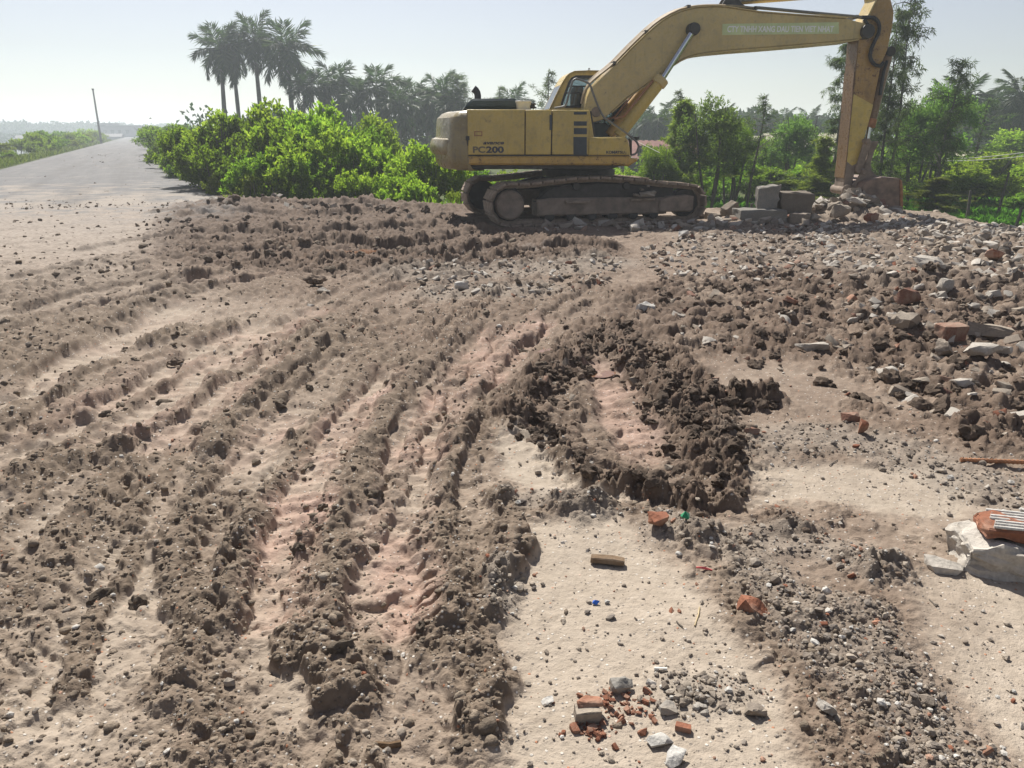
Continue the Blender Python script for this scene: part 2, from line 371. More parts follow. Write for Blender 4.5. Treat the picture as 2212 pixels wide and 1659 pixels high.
RIDGES = [  # picture points, half width, height, cleats
    ([(0, 722), (123, 680), (224, 659), (298, 638), (386, 617), (491, 592), (631, 568), (729, 561)], .15, .13, 1),
    ([(0, 690), (110, 655), (230, 630), (330, 600), (420, 590)], .13, .07, 0),
    ([(0, 827), (53, 795), (123, 757), (196, 718), (301, 666), (386, 641), (520, 610), (640, 597)], .14, .10, 1),
    ([(0, 870), (80, 800), (180, 740), (250, 715)], .11, .07, 1),
    ([(0, 939), (70, 880), (119, 865), (170, 825), (260, 780)], .14, .09, 0),
    ([(60, 960), (154, 887), (224, 859), (273, 823), (350, 781), (400, 755), (470, 715)], .13, .09, 0),
    ([(0, 985), (60, 950), (130, 920), (220, 885)], .10, .06, 1),
    ([(225, 1010), (315, 936), (386, 897), (438, 855), (526, 792), (596, 732), (648, 704), (701, 680), (750, 659)], .12, .10, 1),
    ([(60, 1215), (130, 1140), (190, 1080), (240, 1020)], .10, .045, 2),
    ([(425, 1010), (470, 950), (500, 920), (560, 855), (640, 800), (700, 745), (770, 705)], .15, .10, 1),
    ([(300, 800), (380, 760), (440, 720), (520, 690)], .12, .06, 0),
    ([(350, 1500), (400, 1420), (420, 1330), (370, 1250), (400, 1150), (430, 1060)], .13, .055, 1),
    ([(350, 1490), (420, 1500), (520, 1520)], .06, .06, 0), ([(380, 1545), (450, 1580), (530, 1605)], .08, .055, 0), ([(430, 1620), (470, 1680)], .09, .06, 0),
    ([(440, 1240), (500, 1215), (560, 1240), (600, 1270)], .07, .06, 0),
    ([(720, 1610), (740, 1540), (700, 1420), (690, 1340), (730, 1220), (720, 1140), (780, 1000), (830, 900), (900, 810), (960, 755), (1050, 690), (1130, 650)], .14, .075, 1),
    ([(780, 1130), (800, 1020), (830, 930), (860, 880)], .10, .07, 0),
    ([(1030, 1660), (1040, 1560), (1060, 1450), (990, 1390), (1000, 1290), (960, 1220), (950, 1120), (970, 1010), (1020, 850), (1080, 770), (1130, 720), (1200, 660), (1300, 610)], .14, .09, 1),
    ([(960, 870), (1010, 780), (1060, 725), (1100, 690)], .10, .06, 1),
    ([(1075, 1400), (1060, 1300), (1110, 1200), (1090, 1120), (1060, 1050)], .10, .095, 1),
    ([(850, 1130), (920, 1110), (1000, 1105)], .06, .05, 0),
    ([(940, 1280), (990, 1260)], .05, .04, 0), ([(900, 1190), (960, 1170)], .05, .04, 0),
    ([(1130, 735), (1200, 690), (1330, 640)], .1, .07, 0),
    ([(250, 1180), (330, 1060), (400, 960), (480, 890), (580, 800), (680, 720), (780, 670)], .085, .055, 1), ([(330, 1200), (420, 1080), (520, 960), (620, 860), (720, 770), (850, 680), (930, 650)], .08, .05, 1),
    ([(480, 1400), (520, 1250), (570, 1120), (640, 1000), (740, 870), (840, 770), (950, 690)], .08, .05, 1), ([(620, 1480), (630, 1380), (650, 1250), (690, 1120), (750, 980), (820, 860), (920, 740), (1010, 680)], .075, .05, 1),
    ([(800, 1180), (840, 1080), (900, 950), (980, 830), (1060, 740)], .07, .045, 1), ([(0, 1080), (100, 1000), (210, 920), (330, 850), (430, 780), (520, 720)], .085, .05, 1), ([(0, 1150), (110, 1060), (200, 990), (290, 930)], .08, .045, 1),
    ([(0, 770), (120, 715), (260, 665), (420, 620), (560, 590)], .11, .065, 1), ([(20, 1350), (120, 1230), (220, 1110)], .08, .04, 2), ([(140, 1560), (180, 1400), (240, 1260), (300, 1150)], .08, .04, 2),
    ([(150, 545), (300, 520), (480, 505), (640, 512)], .15, .08, 1), ([(480, 555), (640, 540), (800, 520)], .14, .09, 0), ([(0, 610), (150, 580), (330, 552), (480, 535)], .14, .07, 1), ([(300, 460), (420, 455), (560, 458)], .2, .09, 0), ([(180, 640), (330, 612), (470, 590), (620, 575), (760, 562)], .12, .07, 1), ([(760, 655), (900, 615), (1040, 590)], .12, .06, 0),
    # rim of the deep rut
    ([(1095, 950), (1110, 890), (1170, 830), (1230, 770), (1270, 735)], .20, .065, 0),
    ([(1310, 700), (1370, 780), (1440, 850), (1500, 930), (1550, 1000), (1570, 1060)], .20, .065, 0),
    ([(1185, 965), (1230, 1025), (1300, 1052), (1400, 1078), (1500, 1095), (1590, 1085)], .10, .075, 0),
    ([(1540, 860), (1620, 860), (1680, 880)], .16, .09, 0), ([(1440, 760), (1500, 830), (1560, 900)], .14, .07, 0),
    # ridges before the machine
    ([(360, 470), (520, 462), (700, 468), (820, 460)], .25, .12, 0), ([(420, 500), (600, 505), (800, 497), (960, 488)], .25, .13, 0),
    ([(560, 545), (700, 527), (870, 537), (1000, 508), (1090, 500)], .20, .16, 0), ([(520, 575), (700, 566), (860, 560), (980, 545), (1120, 520)], .16, .13, 0),
    ([(900, 590), (1020, 567), (1180, 555), (1330, 562)], .14, .12, 0), ([(1060, 545), (1250, 535), (1360, 545)], .16, .12, 0), ([(640, 600), (800, 585), (960, 578)], .12, .1, 0),
    ([(330, 530), (440, 520), (560, 522)], .2, .06, 2), ([(360, 556), (480, 548), (600, 540)], .18, .07, 2), ([(250, 560), (330, 545)], .2, .06, 0), ([(120, 580), (260, 570), (400, 575)], .2, .06, 0), ([(0, 640), (130, 600), (260, 590)], .18, .06, 0),
    ([(430, 440), (560, 440), (700, 440), (850, 448), (960, 455)], .35, .14, 0),
]
Hr = np.zeros(len(gx), np.float32); ridge = np.zeros(len(gx), np.float32)
for k, (pts, w, A, cl) in enumerate(RIDGES):
    w = w * (.74 if max(p[1] for p in pts) < 1100 else .80); P = uvline(pts); i, d, s, L = stroke(P, w * 1.7)
    am = 0.78 + 0.55 * fbm(s * 2.2, np.full(len(s), 3.7 * k), 3, 40 + k)
    wm = w * (0.92 + 0.30 * pnoise(s * 3.1, d * 2 + 9.1 * k, 60 + k))
    q = np.clip(1 - np.abs(d) / wm, 0, 1); pr = np.clip(q * 2.7, 0, 1); pr = pr * pr * (3 - 2 * pr)
    pr *= 0.80 + 0.20 * sstep(0, 1, q)
    end = np.clip(np.minimum(s, L - s) / (1.5 * w), 0, 1)
    if cl:
        ph = s / (0.105 if cl == 1 else 0.16) + d * (4.5 if k % 2 else -4.5) + 0.35 * pnoise(s * 3, d * 3, 90)
        saw = np.abs((ph % 1.0) - 0.5) * 2
        pr *= 1 - (0.55 if cl == 1 else 0.8) * sstep(0.45, 0.95, saw) * sstep(-0.3, 0.25, pnoise(s * 0.9, np.full(len(s), 5.0 * k), 31)) * sstep(1.0, .25, q)
    h = A * (1.0 if max(p[1] for p in pts) < 610 else 1.0 if min(p[1] for p in pts) < 800 else .95) * np.clip(am, 0.2, 1.5) * pr * end
    Hr[i] = np.maximum(Hr[i], h); ridge[i] = np.maximum(ridge[i], np.clip(pr * 1.3, 0, 1) * end)
# tread cleats pressed across the second rut from the middle
for pts, w, A, per in (([(960, 1420), (965, 1300), (930, 1180), (930, 1130)], .12, .035, .075), ([(1060, 960), (1065, 900), (1090, 850)], .09, .02, .075), ([(120, 1200), (200, 1090)], .10, .02, .12), ([(1010, 1480), (1020, 1400)], .12, .03, .08)):
    i, d, s, L = stroke(uvline(pts), w)
    ph = s / per + d * 5.0; saw = (ph % 1.0)
    Hr[i] = np.maximum(Hr[i], A * sstep(0, .35, saw) * sstep(1, .75, saw) * sstep(w, w * .6, np.abs(d)) + 0.0)
    ridge[i] = np.maximum(ridge[i], 0.6 * sstep(w, w * .6, np.abs(d)))

# ---- many smaller parallel tyre marks following the same sweep
sweep = gx - 0.02 * gy - 0.025 * np.maximum(gy - 3.5, 0) ** 2 + 0.10 * pnoise(gx * .8, gy * .5, 70)
wc = sweep + 0.05 * fbm(gx * 4, gy * 4, 3, 71)
rg1 = sstep(.42, .68, 1 - np.abs(pnoise(wc * 2.6, gy * .16, 72)) * 2.0); rg2 = sstep(.40, .72, 1 - np.abs(pnoise(wc * 5.6, gy * .3, 73)) * 1.9)
rg3 = sstep(.35, .7, 1 - np.abs(pnoise(wc * 9.0, gy * .4, 83)) * 1.7)
gate1 = sstep(-.25, .3, pnoise(gx * .9, gy * .6, 74) + .5 * pnoise(gx * 3, gy * 2.2, 76)); gate2 = sstep(-.2, .35, pnoise(gx * 1.3, gy * .8, 75) + .6 * pnoise(gx * 4, gy * 3, 79))
ph = gy / .12 + wc * 5 + .5 * pnoise(gx * 5, gy * 5, 78); cle = sstep(.1, .5, np.abs((ph % 1) - .5) * 2)
zone_s = (1 - .45 * Zpale) * sstep(1.1, .2, gx - .05 * gy) * sstep(11.5, 8.5, gy) * (1 - np.clip(Zsand + Zsand2 + Zsand4 + Zpit, 0, 1))
Hsw = zone_s * (1 - .75 * rut) * (.060 * rg1 * gate1 * (.6 + .4 * cle) + .034 * rg2 * gate2 * (.4 + .6 * cle) + .016 * rg3 * (.25 + .75 * cle) * (1 - gate1 * rg1))
Hr = np.maximum(Hr, Hsw.astype(np.float32)) + .35 * np.minimum(Hr, Hsw.astype(np.float32)); ridge = np.maximum(ridge, np.clip(Hsw / .045, 0, 1) * .85)
# ---- the edge of the platform
EDGE_UY = [(330, 29), (400, 24.5), (470, 21), (560, 19.2), (700, 18.4), (850, 18.1), (1000, 18.0), (1300, 18.0), (1560, 17.2), (1750, 17.0), (1960, 16.5), (2060, 15.2), (2212, 13.2), (2500, 10.6), (2900, 8.5)]
EDGE = catmull([(xat(u, Y), Y) for u, Y in EDGE_UY], 0.5)
ex, ey = EDGE[:, 0], EDGE[:, 1]
_eo = np.argsort(ex); _ex, _ey = ex[_eo], ey[_eo]
def edge_at(x, left=200, right=8.0): return np.interp(x, _ex, _ey, left=left, right=right)
edgeY = edge_at(gx)
edgeY = edgeY + 0.25 * fbm(gx * 0.9, gy * 0.9, 3, 77)
behind = gy - edgeY
ROAD_K, ROAD_C = -0.4555, -2.45
rb = (gx - (ROAD_C + ROAD_K * gy)) / math.hypot(1, ROAD_K)       # distance right of the road's middle
onroad = sstep(4.3, 3.3, np.abs(rb)) * sstep(12, 18, gy + 2.5 * pnoise(gx * .35, gy * .35, 88))

# ---- heights
noiseA = fbm(gx * 0.55, gy * 0.55, 3, 101); noiseB = fbm(gx * 1.7, gy * 1.7, 3, 102); noiseC = fbm(gx * 7, gy * 7, 4, 103, 0.6); noiseR = 1 - 2 * np.abs(fbm(gx * 15, gy * 15, 4, 107, .62))
left_dust = sstep(0.5, -2.5, gx + 0.12 * gy)                      # towards the road the mud thins out
rough = 0.27 + 0.42 * noiseB + 0.3 * noiseA
rough = np.clip(rough * (1 - .55 * Zpale), 0.03, 0.8)
rough = np.maximum(rough, 0.5 * ridge); rough = np.maximum(rough, Zpit); rough = np.maximum(rough, Zdirt * (.8 + .3 * noiseB)); rough = np.maximum(rough, .75 * Zrub); rough = np.maximum(rough, .8 * Zfar)
mound = np.zeros(len(gx), np.float32)
for (u, v, r) in ((1235, 1105, .13), (1710, 1140, .15), (1500, 1170, .14), (1885, 1245, .14), (1620, 870, .2), (1870, 885, .2), (1560, 1180, .1)):
    cx, cy = gpt(u, v); mound = np.maximum(mound, np.exp(-((wgx - cx) ** 2 + (wgy - cy) ** 2) / r ** 2 * 1.3))
rough *= (1 - 0.93 * Zsm) * (1 - 0.75 * rut * (1 - Zpit * .4)) * (1 - .9 * onroad)
rough = np.clip(np.maximum(rough, mound), 0, 1).astype(np.float32)
L1 = lumps(wgx, wgy, 0.15, 1, .75); L2 = lumps(wgx, wgy, 0.07, 11, .8); L3 = lumps(gx, gy, 0.034, 21, .8); L0 = lumps(wgx, wgy, 0.30, 31, .6)
near = sstep(9, 4, gD)
H = 0.030 * noiseA + 0.012 * noiseB
H = H + Hrut + Hr * (0.84 + 0.12 * L2 + 0.10 * L1)
H += rough * (0.024 * L1 + 0.015 * L2 + 0.007 * L3 + 0.014 * noiseC + .010 * noiseR)
H += Zpit * (0.022 * L1 + 0.013 * L2 + 0.007 * L3 + .014 * noiseC + .008 * noiseR) * (1 - .7 * rut) + Zdirt * (0.050 * L0 * (1 - Zflat) + .022 * L1 + 0.012 * L2 + .015 * noiseC) * (1 - .7 * Zflat) + Zfar * (.028 * L0 + .025 * L1 + .028 * noiseC + .018 * noiseR)
H += Zrub * (0.03 + .04 * L0 + .02 * L1) + 0.0022 * fbm(gx * 28, gy * 28, 3, 104, .6) * (1 + 2 * rough) * near
# loose lumps on the sandy parts
Lsp = lumps(wgx, wgy, 0.17, 51, .34) ; Lsp2 = lumps(wgx, wgy, 0.065, 61, .36)
H += mound * (.016 * L2 + .012 * L3)
H += (1 - Zsm) * (1 - rough) * (0.026 * Lsp + .013 * Lsp2 + .007 * noiseC) * (1 - .8 * onroad)
H += grav * 0.012
# heap of rubble by the bucket and swell under the spread rubble
for (u, v, z0, r, A) in ((1832, 472, 0.0, .85, .24), (1950, 484, 0, .7, .10), (2060, 520, 0, 1.2, .13), (2180, 560, 0, 1.4, .22), (1610, 475, 0, .6, .12), (2100, 640, 0, 1.0, .12), (1300, 480, 0, .8, .06), (1235, 1105, 0, .13, .05), (1710, 1140, 0, .15, .045), (1500, 1165, 0, .15, .045), (1885, 1245, 0, .15, .045)):
    cx, cy = gpt(u, v); d2 = ((wgx - cx) ** 2 + (wgy - cy) ** 2) / r ** 2
    H += A * np.exp(-d2 * 1.6) * (0.8 + .3 * L1)
# under the tracks the ground is pressed flat
EXC_X, EXC_Y, EXC_A, UND_A = 1.28, 15.4, R(5), R(9)
ua = EXC_A + UND_A
fs_ = (gx - EXC_X) * math.cos(ua) + (gy - EXC_Y) * math.sin(ua); fw_ = -(gx - EXC_X) * math.sin(ua) + (gy - EXC_Y) * math.cos(ua)
flat = sstep(2.5, 2.1, np.abs(fs_)) * sstep(1.75, 1.45, np.abs(fw_))
H = H * (1 - flat) + flat * (-0.015 + 0.25 * np.clip(H, 0, .1))
ditch = sstep(-0.1, 2.2, behind)
H = H * (1 - ditch) + ditch * (-1.15 + 0.06 * noiseB)
H -= onroad * sstep(17, 21, gy + 2.2 * noiseA + 1.2 * noiseB) * 0.07
H = H.astype(np.float32)

mud = np.clip(0.16 + 0.7 * ridge + 0.5 * rough + 0.3 * noiseB - .40 * rut - .6 * Zsm * (1 - ridge), 0, 1)
mud = np.clip(mud - .35 * left_dust * (1 - ridge), 0, 1)
moist = np.clip(Zpit * (0.50 + .45 * noiseC) + .28 * Zarea + Zdirt * (.62 + .5 * noiseB) * (1 - .8 * Zflat) + 1.15 * Zfar * (1 + .3 * noiseB) + 0.30 * ridge * sstep(-.1, .5, noiseA + .4 * noiseB) + .25 * Zrub, 0, 1) * (1 - Zsm) + .7 * mound; moist = np.clip(moist, 0, 1)
pink = np.clip(rut * (.55 + .8 * noiseB) * sstep(-4, 0, gx + .1 * gy) + Zpit * rut * 1.2, 0, 1)
for pts, w in (([(850, 1180), (855, 1260)], .12), ([(880, 1290), (885, 1360)], .10), ([(1240, 775), (1190, 772)], .10), ([(1300, 800), (1350, 900), (1390, 980)], .14), ([(620, 1240), (610, 1340)], .10), ([(1500, 820), (1540, 840)], .08)):
    i, d, s, L = stroke(uvline(pts), w * 1.5); pink[i] = np.maximum(pink[i], sstep(w * 1.5, w * .3, np.abs(d)))
green = ditch
dust = np.clip(sstep(4.2, 1.2, rb) * sstep(5, 14, gy) * (1 - .85 * Zbrown) + .35 * sstep(3.5, 0, rb) * sstep(14, 18, gy), 0, 1)

idx = (np.arange(ND - 1)[:, None] * NA + np.arange(NA - 1)[None, :]).ravel()
faces = np.stack([idx, idx + 1, idx + NA + 1, idx + NA], 1)
keep = ~((H[faces] < -1.0).all(1))
me = np_mesh('mud_ground', np.stack([gx, gy, H], 1), faces[keep], None, True)
for nm, arr in (('mud', mud), ('moist', moist), ('pink', pink), ('grav', np.clip(grav + .5 * Zrub, 0, 1)), ('green', green), ('brown', np.clip(.75 * Zb2 * (1 + .5 * noiseB) + .5 * Zsm * sstep(.15, .6, noiseB + .5 * noiseC) + Zbrown * (.85 + .35 * noiseB) + .16 * sstep(-.1, .5, noiseB + .5 * noiseA) * (gy < 30) * (1 - Zsm), 0, 1) * (1 - .8 * np.clip(Zsm - .55 * Zflat, 0, 1))), ('sand', np.clip((Zsm * (1 - .6 * Zb2) + .62 * rut * (1 - .8 * Zbrown) + .75 * Zpale * (1 - .8 * rough)) * (1 - ridge), 0, 1)), ('dust', dust), ('onroad', onroad * sstep(11.5, 17, gy + 2.5 * noiseA + noiseB))):
    a = me.attributes.new(nm, 'FLOAT', 'POINT'); a.data.foreach_set('value', np.ascontiguousarray(arr, np.float32))
def hgt(x, y):
    D = math.hypot(x, y); a = math.atan2(x, y)
    i = np.interp(D, Ds, np.arange(ND)); j = (a - AZ[0]) / (AZ[1] - AZ[0])
    i = min(max(i, 0), ND - 1.001); j = min(max(j, 0), NA - 1.001)
    i0, j0 = int(i), int(j); fi, fj = i - i0, j - j0; G = H
    k = i0 * NA + j0
    return float((G[k] * (1 - fj) + G[k + 1] * fj) * (1 - fi) + (G[k + NA] * (1 - fj) + G[k + NA + 1] * fj) * fi)
def hgt_arr(x, y):
    D = np.hypot(x, y); a = np.arctan2(x, y)
    i = np.clip(np.interp(D, Ds, np.arange(ND)), 0, ND - 1.001); j = np.clip((a - AZ[0]) / (AZ[1] - AZ[0]), 0, NA - 1.001)
    i0 = i.astype(int); j0 = j.astype(int); fi, fj = i - i0, j - j0; k = i0 * NA + j0
    return (H[k] * (1 - fj) + H[k + 1] * fj) * (1 - fi) + (H[k + NA] * (1 - fj) + H[k + NA + 1] * fj) * fi
def field(arr, x, y):
    D = np.hypot(x, y); a = np.arctan2(x, y)
    i = np.clip(np.interp(D, Ds, np.arange(ND)), 0, ND - 1.001).astype(int); j = np.clip((a - AZ[0]) / (AZ[1] - AZ[0]), 0, NA - 1.001).astype(int)
    return arr[i * NA + j]

t = NT('mud_soil'); co = t.coord()
nA = t.noise(co, 2.2, 6, .6); nB = t.noise(co, 14, 6, .65); nC = t.noise(co, 70, 5, .65)
dry = t.ramp(nB, [(.25, (.195, .149, .112)), (.5, (.265, .208, .160)), (.8, (.345, .28, .22))])
mudc = t.ramp(nB, [(.25, (.125, .092, .066)), (.5, (.175, .133, .097)), (.8, (.245, .19, .142))])
wetc = t.ramp(nB, [(.25, (.080, .054, .039)), (.55, (.130, .091, .066)), (.85, (.20, .15, .112))])
pinkc = t.ramp(nB, [(.3, (.30, .195, .145)), (.7, (.42, .29, .23))])
mfac = t.math('ADD', t.attr('mud'), t.math('MULTIPLY', t.math('SUBTRACT', nC, .5), .7), True)
dry = t.mix(t.attr('sand'), dry, t.ramp(nB, [(.25, (.315, .262, .205)), (.6, (.40, .338, .27)), (.85, (.475, .405, .33))]))
c = t.mix(t.step(mfac, .25, .75), dry, mudc)
bf = t.math('ADD', t.attr('brown'), t.math('MULTIPLY', t.math('SUBTRACT', nC, .5), .5), True)
c = t.mix(t.math('MULTIPLY', bf, .85), c, t.ramp(nB, [(.25, (.125, .088, .064)), (.5, (.175, .127, .094)), (.8, (.25, .19, .145))]))
c = t.mix(t.math('MULTIPLY', t.attr('pink'), t.step(nA, .3, .6), True), c, pinkc)
wf = t.math('ADD', t.attr('moist'), t.math('MULTIPLY', t.math('SUBTRACT', nC, .5), .8), True)
c = t.mix(t.step(wf, .25, .8), c, wetc)
# thin scatter of grit: pale and dark grains
vc = t.voro(co, 75, 'F1', 'Color'); vd = t.voro(co, 75)
sep = t.n('ShaderNodeSeparateColor'); t.l(vc, sep.inputs['Color'])
gr = t.math('MULTIPLY', t.step(vd, .42, .25), t.math('MULTIPLY', t.step(sep.outputs['Red'], .80, .84), t.math('SUBTRACT', 1.0, t.attr('moist'))), True)
gcol = t.ramp(sep.outputs['Green'], [(.0, (.12, .11, .10)), (.45, (.20, .17, .15)), (.55, (.55, .52, .47)), (.85, (.62, .58, .52)), (.93, (.40, .17, .09))])
c = t.mix(t.math('MULTIPLY', gr, .85), c, gcol)
vc2 = t.voro(co, 34, 'F1', 'Color'); vd2 = t.voro(co, 34); sep2 = t.n('ShaderNodeSeparateColor'); t.l(vc2, sep2.inputs['Color'])
gcol2 = t.ramp(sep2.outputs['Green'], [(.0, (.13, .12, .115)), (.35, (.22, .2, .185)), (.6, (.40, .37, .33)), (.85, (.58, .55, .5)), (.95, (.42, .17, .09))])
c = t.mix(t.math('MULTIPLY', t.attr('grav'), .55), c, t.ramp(nB, [(.3, (.17, .145, .12)), (.7, (.30, .26, .215))]))
c = t.mix(t.attr('dust'), c, t.ramp(nB, [(.3, (.20, .165, .134)), (.5, (.29, .245, .205)), (.7, (.36, .31, .26))]))
c = t.mix(t.math('MULTIPLY', t.attr('onroad'), t.step(nA, .42, .62), True), c, t.ramp(nC, [(.3, (.15, .145, .14)), (.7, (.22, .21, .20))]))
c = t.mix(t.attr('green'), c, (.06, .07, .03))
t.col(c)
hb = t.math('ADD', t.math('MULTIPLY', nC, .6), t.math('MULTIPLY', t.noise(co, 190, 3, .6), .35)); hb = t.math('ADD', hb, t.math('MULTIPLY', gr, .3))
t.bump(hb, .75, .012)
t.set(t.step(t.math('MULTIPLY', t.attr('pink'), t.attr('moist')), 1.2, .0), 0, .25)
rr = t.math('SUBTRACT', .92, t.math('MULTIPLY', t.attr('pink'), t.math('MULTIPLY', t.step(nA, .45, .7), .38))); t.set(rr)
me.materials.append(t.m)
tag(link('mud_ground', me), 'rutted grey-brown mud with tyre ridges and trampled clay', kind='structure')

# ------------------------------------------------------------------ wider land, road and water
def rline(a, b):           # place at distance a along the road's direction (y) and b right of its middle
    k = math.hypot(1, ROAD_K); nx, ny = 1 / k, -ROAD_K / k
    return (ROAD_C + ROAD_K * a + nx * b, a + ny * b)
A_ = np.concatenate([np.linspace(-30, 60, 61), np.geomspace(62, 760, 60)]); B_ = np.concatenate([np.linspace(-420, -42, 22), np.linspace(-40, 60, 101), np.linspace(66, 560, 40)])
k = math.hypot(1, ROAD_K)
AA, BB = np.meshgrid(A_, B_, indexing='ij')
tx = ROAD_C + ROAD_K * AA + BB / k; ty = AA - ROAD_K / k * BB
tz = np.where(BB < 0, -0.06 - 2.0 * sstep(4.0, 11, -BB), -0.06 - 1.0 * sstep(4.2, 7.5, BB))
tz = tz + 2.6 * sstep(75, 100, -BB) + 0.12 * fbm(tx * .12, ty * .12, 3, 5) * (np.abs(BB) > 6)
D_ = np.hypot(tx, ty); tz = np.where(D_ < 24, np.minimum(tz, -1.2), tz)
n0, n1 = AA.shape; idx = (np.arange(n0 - 1)[:, None] * n1 + np.arange(n1 - 1)[None, :]).ravel()
me = np_mesh('ground', np.stack([tx.ravel(), ty.ravel(), tz.ravel()], 1), np.stack([idx, idx + n1, idx + n1 + 1, idx + 1], 1), None, True)
t = NT('field_soil'); co = t.coord(); nA = t.noise(co, .8, 5, .6)
t.col(t.ramp(nA, [(.3, (.045, .062, .022)), (.6, (.085, .105, .035)), (.8, (.15, .135, .07))])); t.bump(t.noise(co, 6, 4), .6, .1)
me.materials.append(t.set(.95, 0, .1)); tag(link('ground', me), 'low grassy land around the dyke road', kind='structure')

t = NT('asphalt'); co = t.coord()
nA = t.noise(co, .22, 5, .6); nB = t.noise(co, 1.1, 6, .65); nC = t.noise(co, 40, 3, .6)
grey = t.ramp(nC, [(.25, (.105, .104, .106)), (.75, (.155, .152, .152))])
c = t.mix(t.step(nB, .5, .75), grey, (.205, .195, .182))
geo = t.n('ShaderNodeSeparateXYZ'); t.l(co, geo.inputs['Vector'])
nearf = t.math('ADD', t.step(geo.outputs['Y'], 30, 13), t.math('ADD', t.math('MULTIPLY', t.math('SUBTRACT', nB, .5), 1.7), t.math('MULTIPLY', t.math('SUBTRACT', nA, .5), 1.6)), True)
c = t.mix(t.step(nearf, .3, .75), c, t.ramp(nC, [(.3, (.23, .195, .16)), (.7, (.33, .285, .24))]))
mp = t.n('ShaderNodeMapping'); mp.inputs['Rotation'].default_value = (0, 0, R(-24.5)); t.l(co, mp.inputs['Vector'])
str_ = t.noise(mp.outputs['Vector'], 1.3, 5, .65, (1.0, .06, 1)); c = t.mix(t.math('MULTIPLY', t.step(str_, .48, .7), .45), c, (.085, .075, .066)); c = t.mix(t.math('MULTIPLY', t.step(str_, .5, .3), .3), c, (.24, .22, .20))
crumb = t.math('MULTIPLY', t.step(t.voro(co, 7), .30, .16), t.step(nA, .46, .6), True)
c = t.mix(t.math('MULTIPLY', crumb, .7), c, (.13, .10, .08))
t.col(c); t.bump(t.math('ADD', nC, t.math('MULTIPLY', crumb, .8)), .6, .02); t.set(.85, 0, .25)
rv = []; ra = np.concatenate([np.linspace(13.5, 60, 94), np.geomspace(61, 620, 60)]); bs = np.linspace(-4.0, 4.0, 33)
for a in ra:
    for q, b in enumerate(bs):
        wob = 0.0
        if q in (0, 32): wob = 0.25 * mnoise.noise((a * .35, b, 2.0))
        x, y = rline(a, b + wob); rv.append((x, y, -0.10 * (1 - sstep(14, 20, np.float64(a))) + 0.012 + 0.02 * (1 - (b / 4) ** 2) + .012 * mnoise.noise((x * .8, y * .8, 1)) - (0.10 if q in (0, 32) else 0)))
idx = (np.arange(len(ra) - 1)[:, None] * 33 + np.arange(32)[None, :]).ravel()
me = np_mesh('road', rv, np.stack([idx, idx + 1, idx + 34, idx + 33], 1), t.m, True)
tag(link('road', me), 'straight grey dyke road dusted with dry mud', kind='structure')

t = NT('river_water'); co = t.coord(); t.col((.10, .12, .11)); t.bump(t.noise(co, 1.5, 4), .15, .05); t.set(.08, 0, .5)
p = [rline(-60, -6.0), rline(760, -6.0), rline(760, -100), rline(-60, -100)]
tag(link('water', np_mesh('water', [(x, y, -1.5) for x, y in p], [(0, 1, 2, 3)], t.m)), 'pale river water beyond the left bank', kind='structure')

t = NT('puddle_water'); co = t.coord(); t.col((.20, .105, .06)); t.bump(t.noise(co, 20, 3), .08, .01); t.set(.05, 0, .5)
for nm, (u, v, rx, ry, dz) in (('puddle', (740, 545, .55, .22, .055)), ('puddle', (832, 555, .75, .16, .055)), ('puddle', (1292, 805, .12, .09, .02)), ('puddle', (1200, 772, .14, .10, .02))):
    cx, cy = gpt(u, v); ring = []
    for q in range(28):
        a = 2 * math.pi * q / 28; rr_ = 1 + .3 * mnoise.noise((math.cos(a) * 1.3 + u, math.sin(a) * 1.3, v))
        ring.append((cx + rx * rr_ * math.cos(a), cy + ry * rr_ * math.sin(a)))
    zz = min(hgt(*p) for p in ring + [(cx, cy)]) + dz
    o = link(nm, np_mesh(nm, [(cx, cy, zz)] + [(x, y, zz) for x, y in ring], [(0, 1 + q, 1 + (q + 1) % 28) for q in range(28)], t.m))
    tag(o, 'shallow brown puddle lying in a rut', kind='structure')
# ------------------------------------------------------------------ excavator materials
def paint(key, base, dirt, rust_amt=.5, dirt_amt=.5, rough=.55, lowdirt=0.0):
    t = NT(key); co = t.coord()
    n1 = t.noise(co, 1.6, 6, .62); n2 = t.noise(co, 9, 6, .65); n3 = t.noise(co, 45, 4, .6)
    st = t.noise(co, 3.0, 5, .6, (5, 5, .55))                      # streaks running down
    c = t.ramp(n1, [(.25, tuple(x * .80 for x in base)), (.55, base), (.8, tuple(min(1, x * 1.14) for x in base))])
    c = t.mix(t.math('MULTIPLY', t.step(n2, .48, .75), dirt_amt), c, dirt)
    c = t.mix(t.math('MULTIPLY', t.step(st, .56, .74), .55 * dirt_amt), c, tuple(x * .55 for x in dirt))
    chip = t.math('MULTIPLY', t.step(t.math('ADD', t.math('MULTIPLY', n2, .6), t.math('MULTIPLY', n3, .4)), .66 - .08 * rust_amt, .70 - .08 * rust_amt), t.step(n1, .42, .5), True)
    c = t.mix(chip, c, t.ramp(n3, [(.35, (.05, .03, .022)), (.65, (.14, .06, .03))]))
    t.col(c); t.bump(t.math('ADD', n3, t.math('MULTIPLY', n2, 1.5)), .18, .006)
    M[key] = t.set(t.step(n2, .2, 1.1), 0, .4); t.b.inputs['Roughness'].default_value = rough
    return t
paint('yellow', (.58, .425, .115), (.29, .235, .13), .6, .6)
paint('yellow_pale', (.56, .43, .185), (.31, .265, .17), .6, .6)
paint('yellow_dusty', (.29, .232, .112), (.18, .155, .115), .6, .95, .7)
paint('yellow_orange', (.54, .34, .085), (.28, .19, .09), 1.1, .6)
paint('arm_paint', (.38, .225, .07), (.17, .11, .065), 1.3, .75, .6)
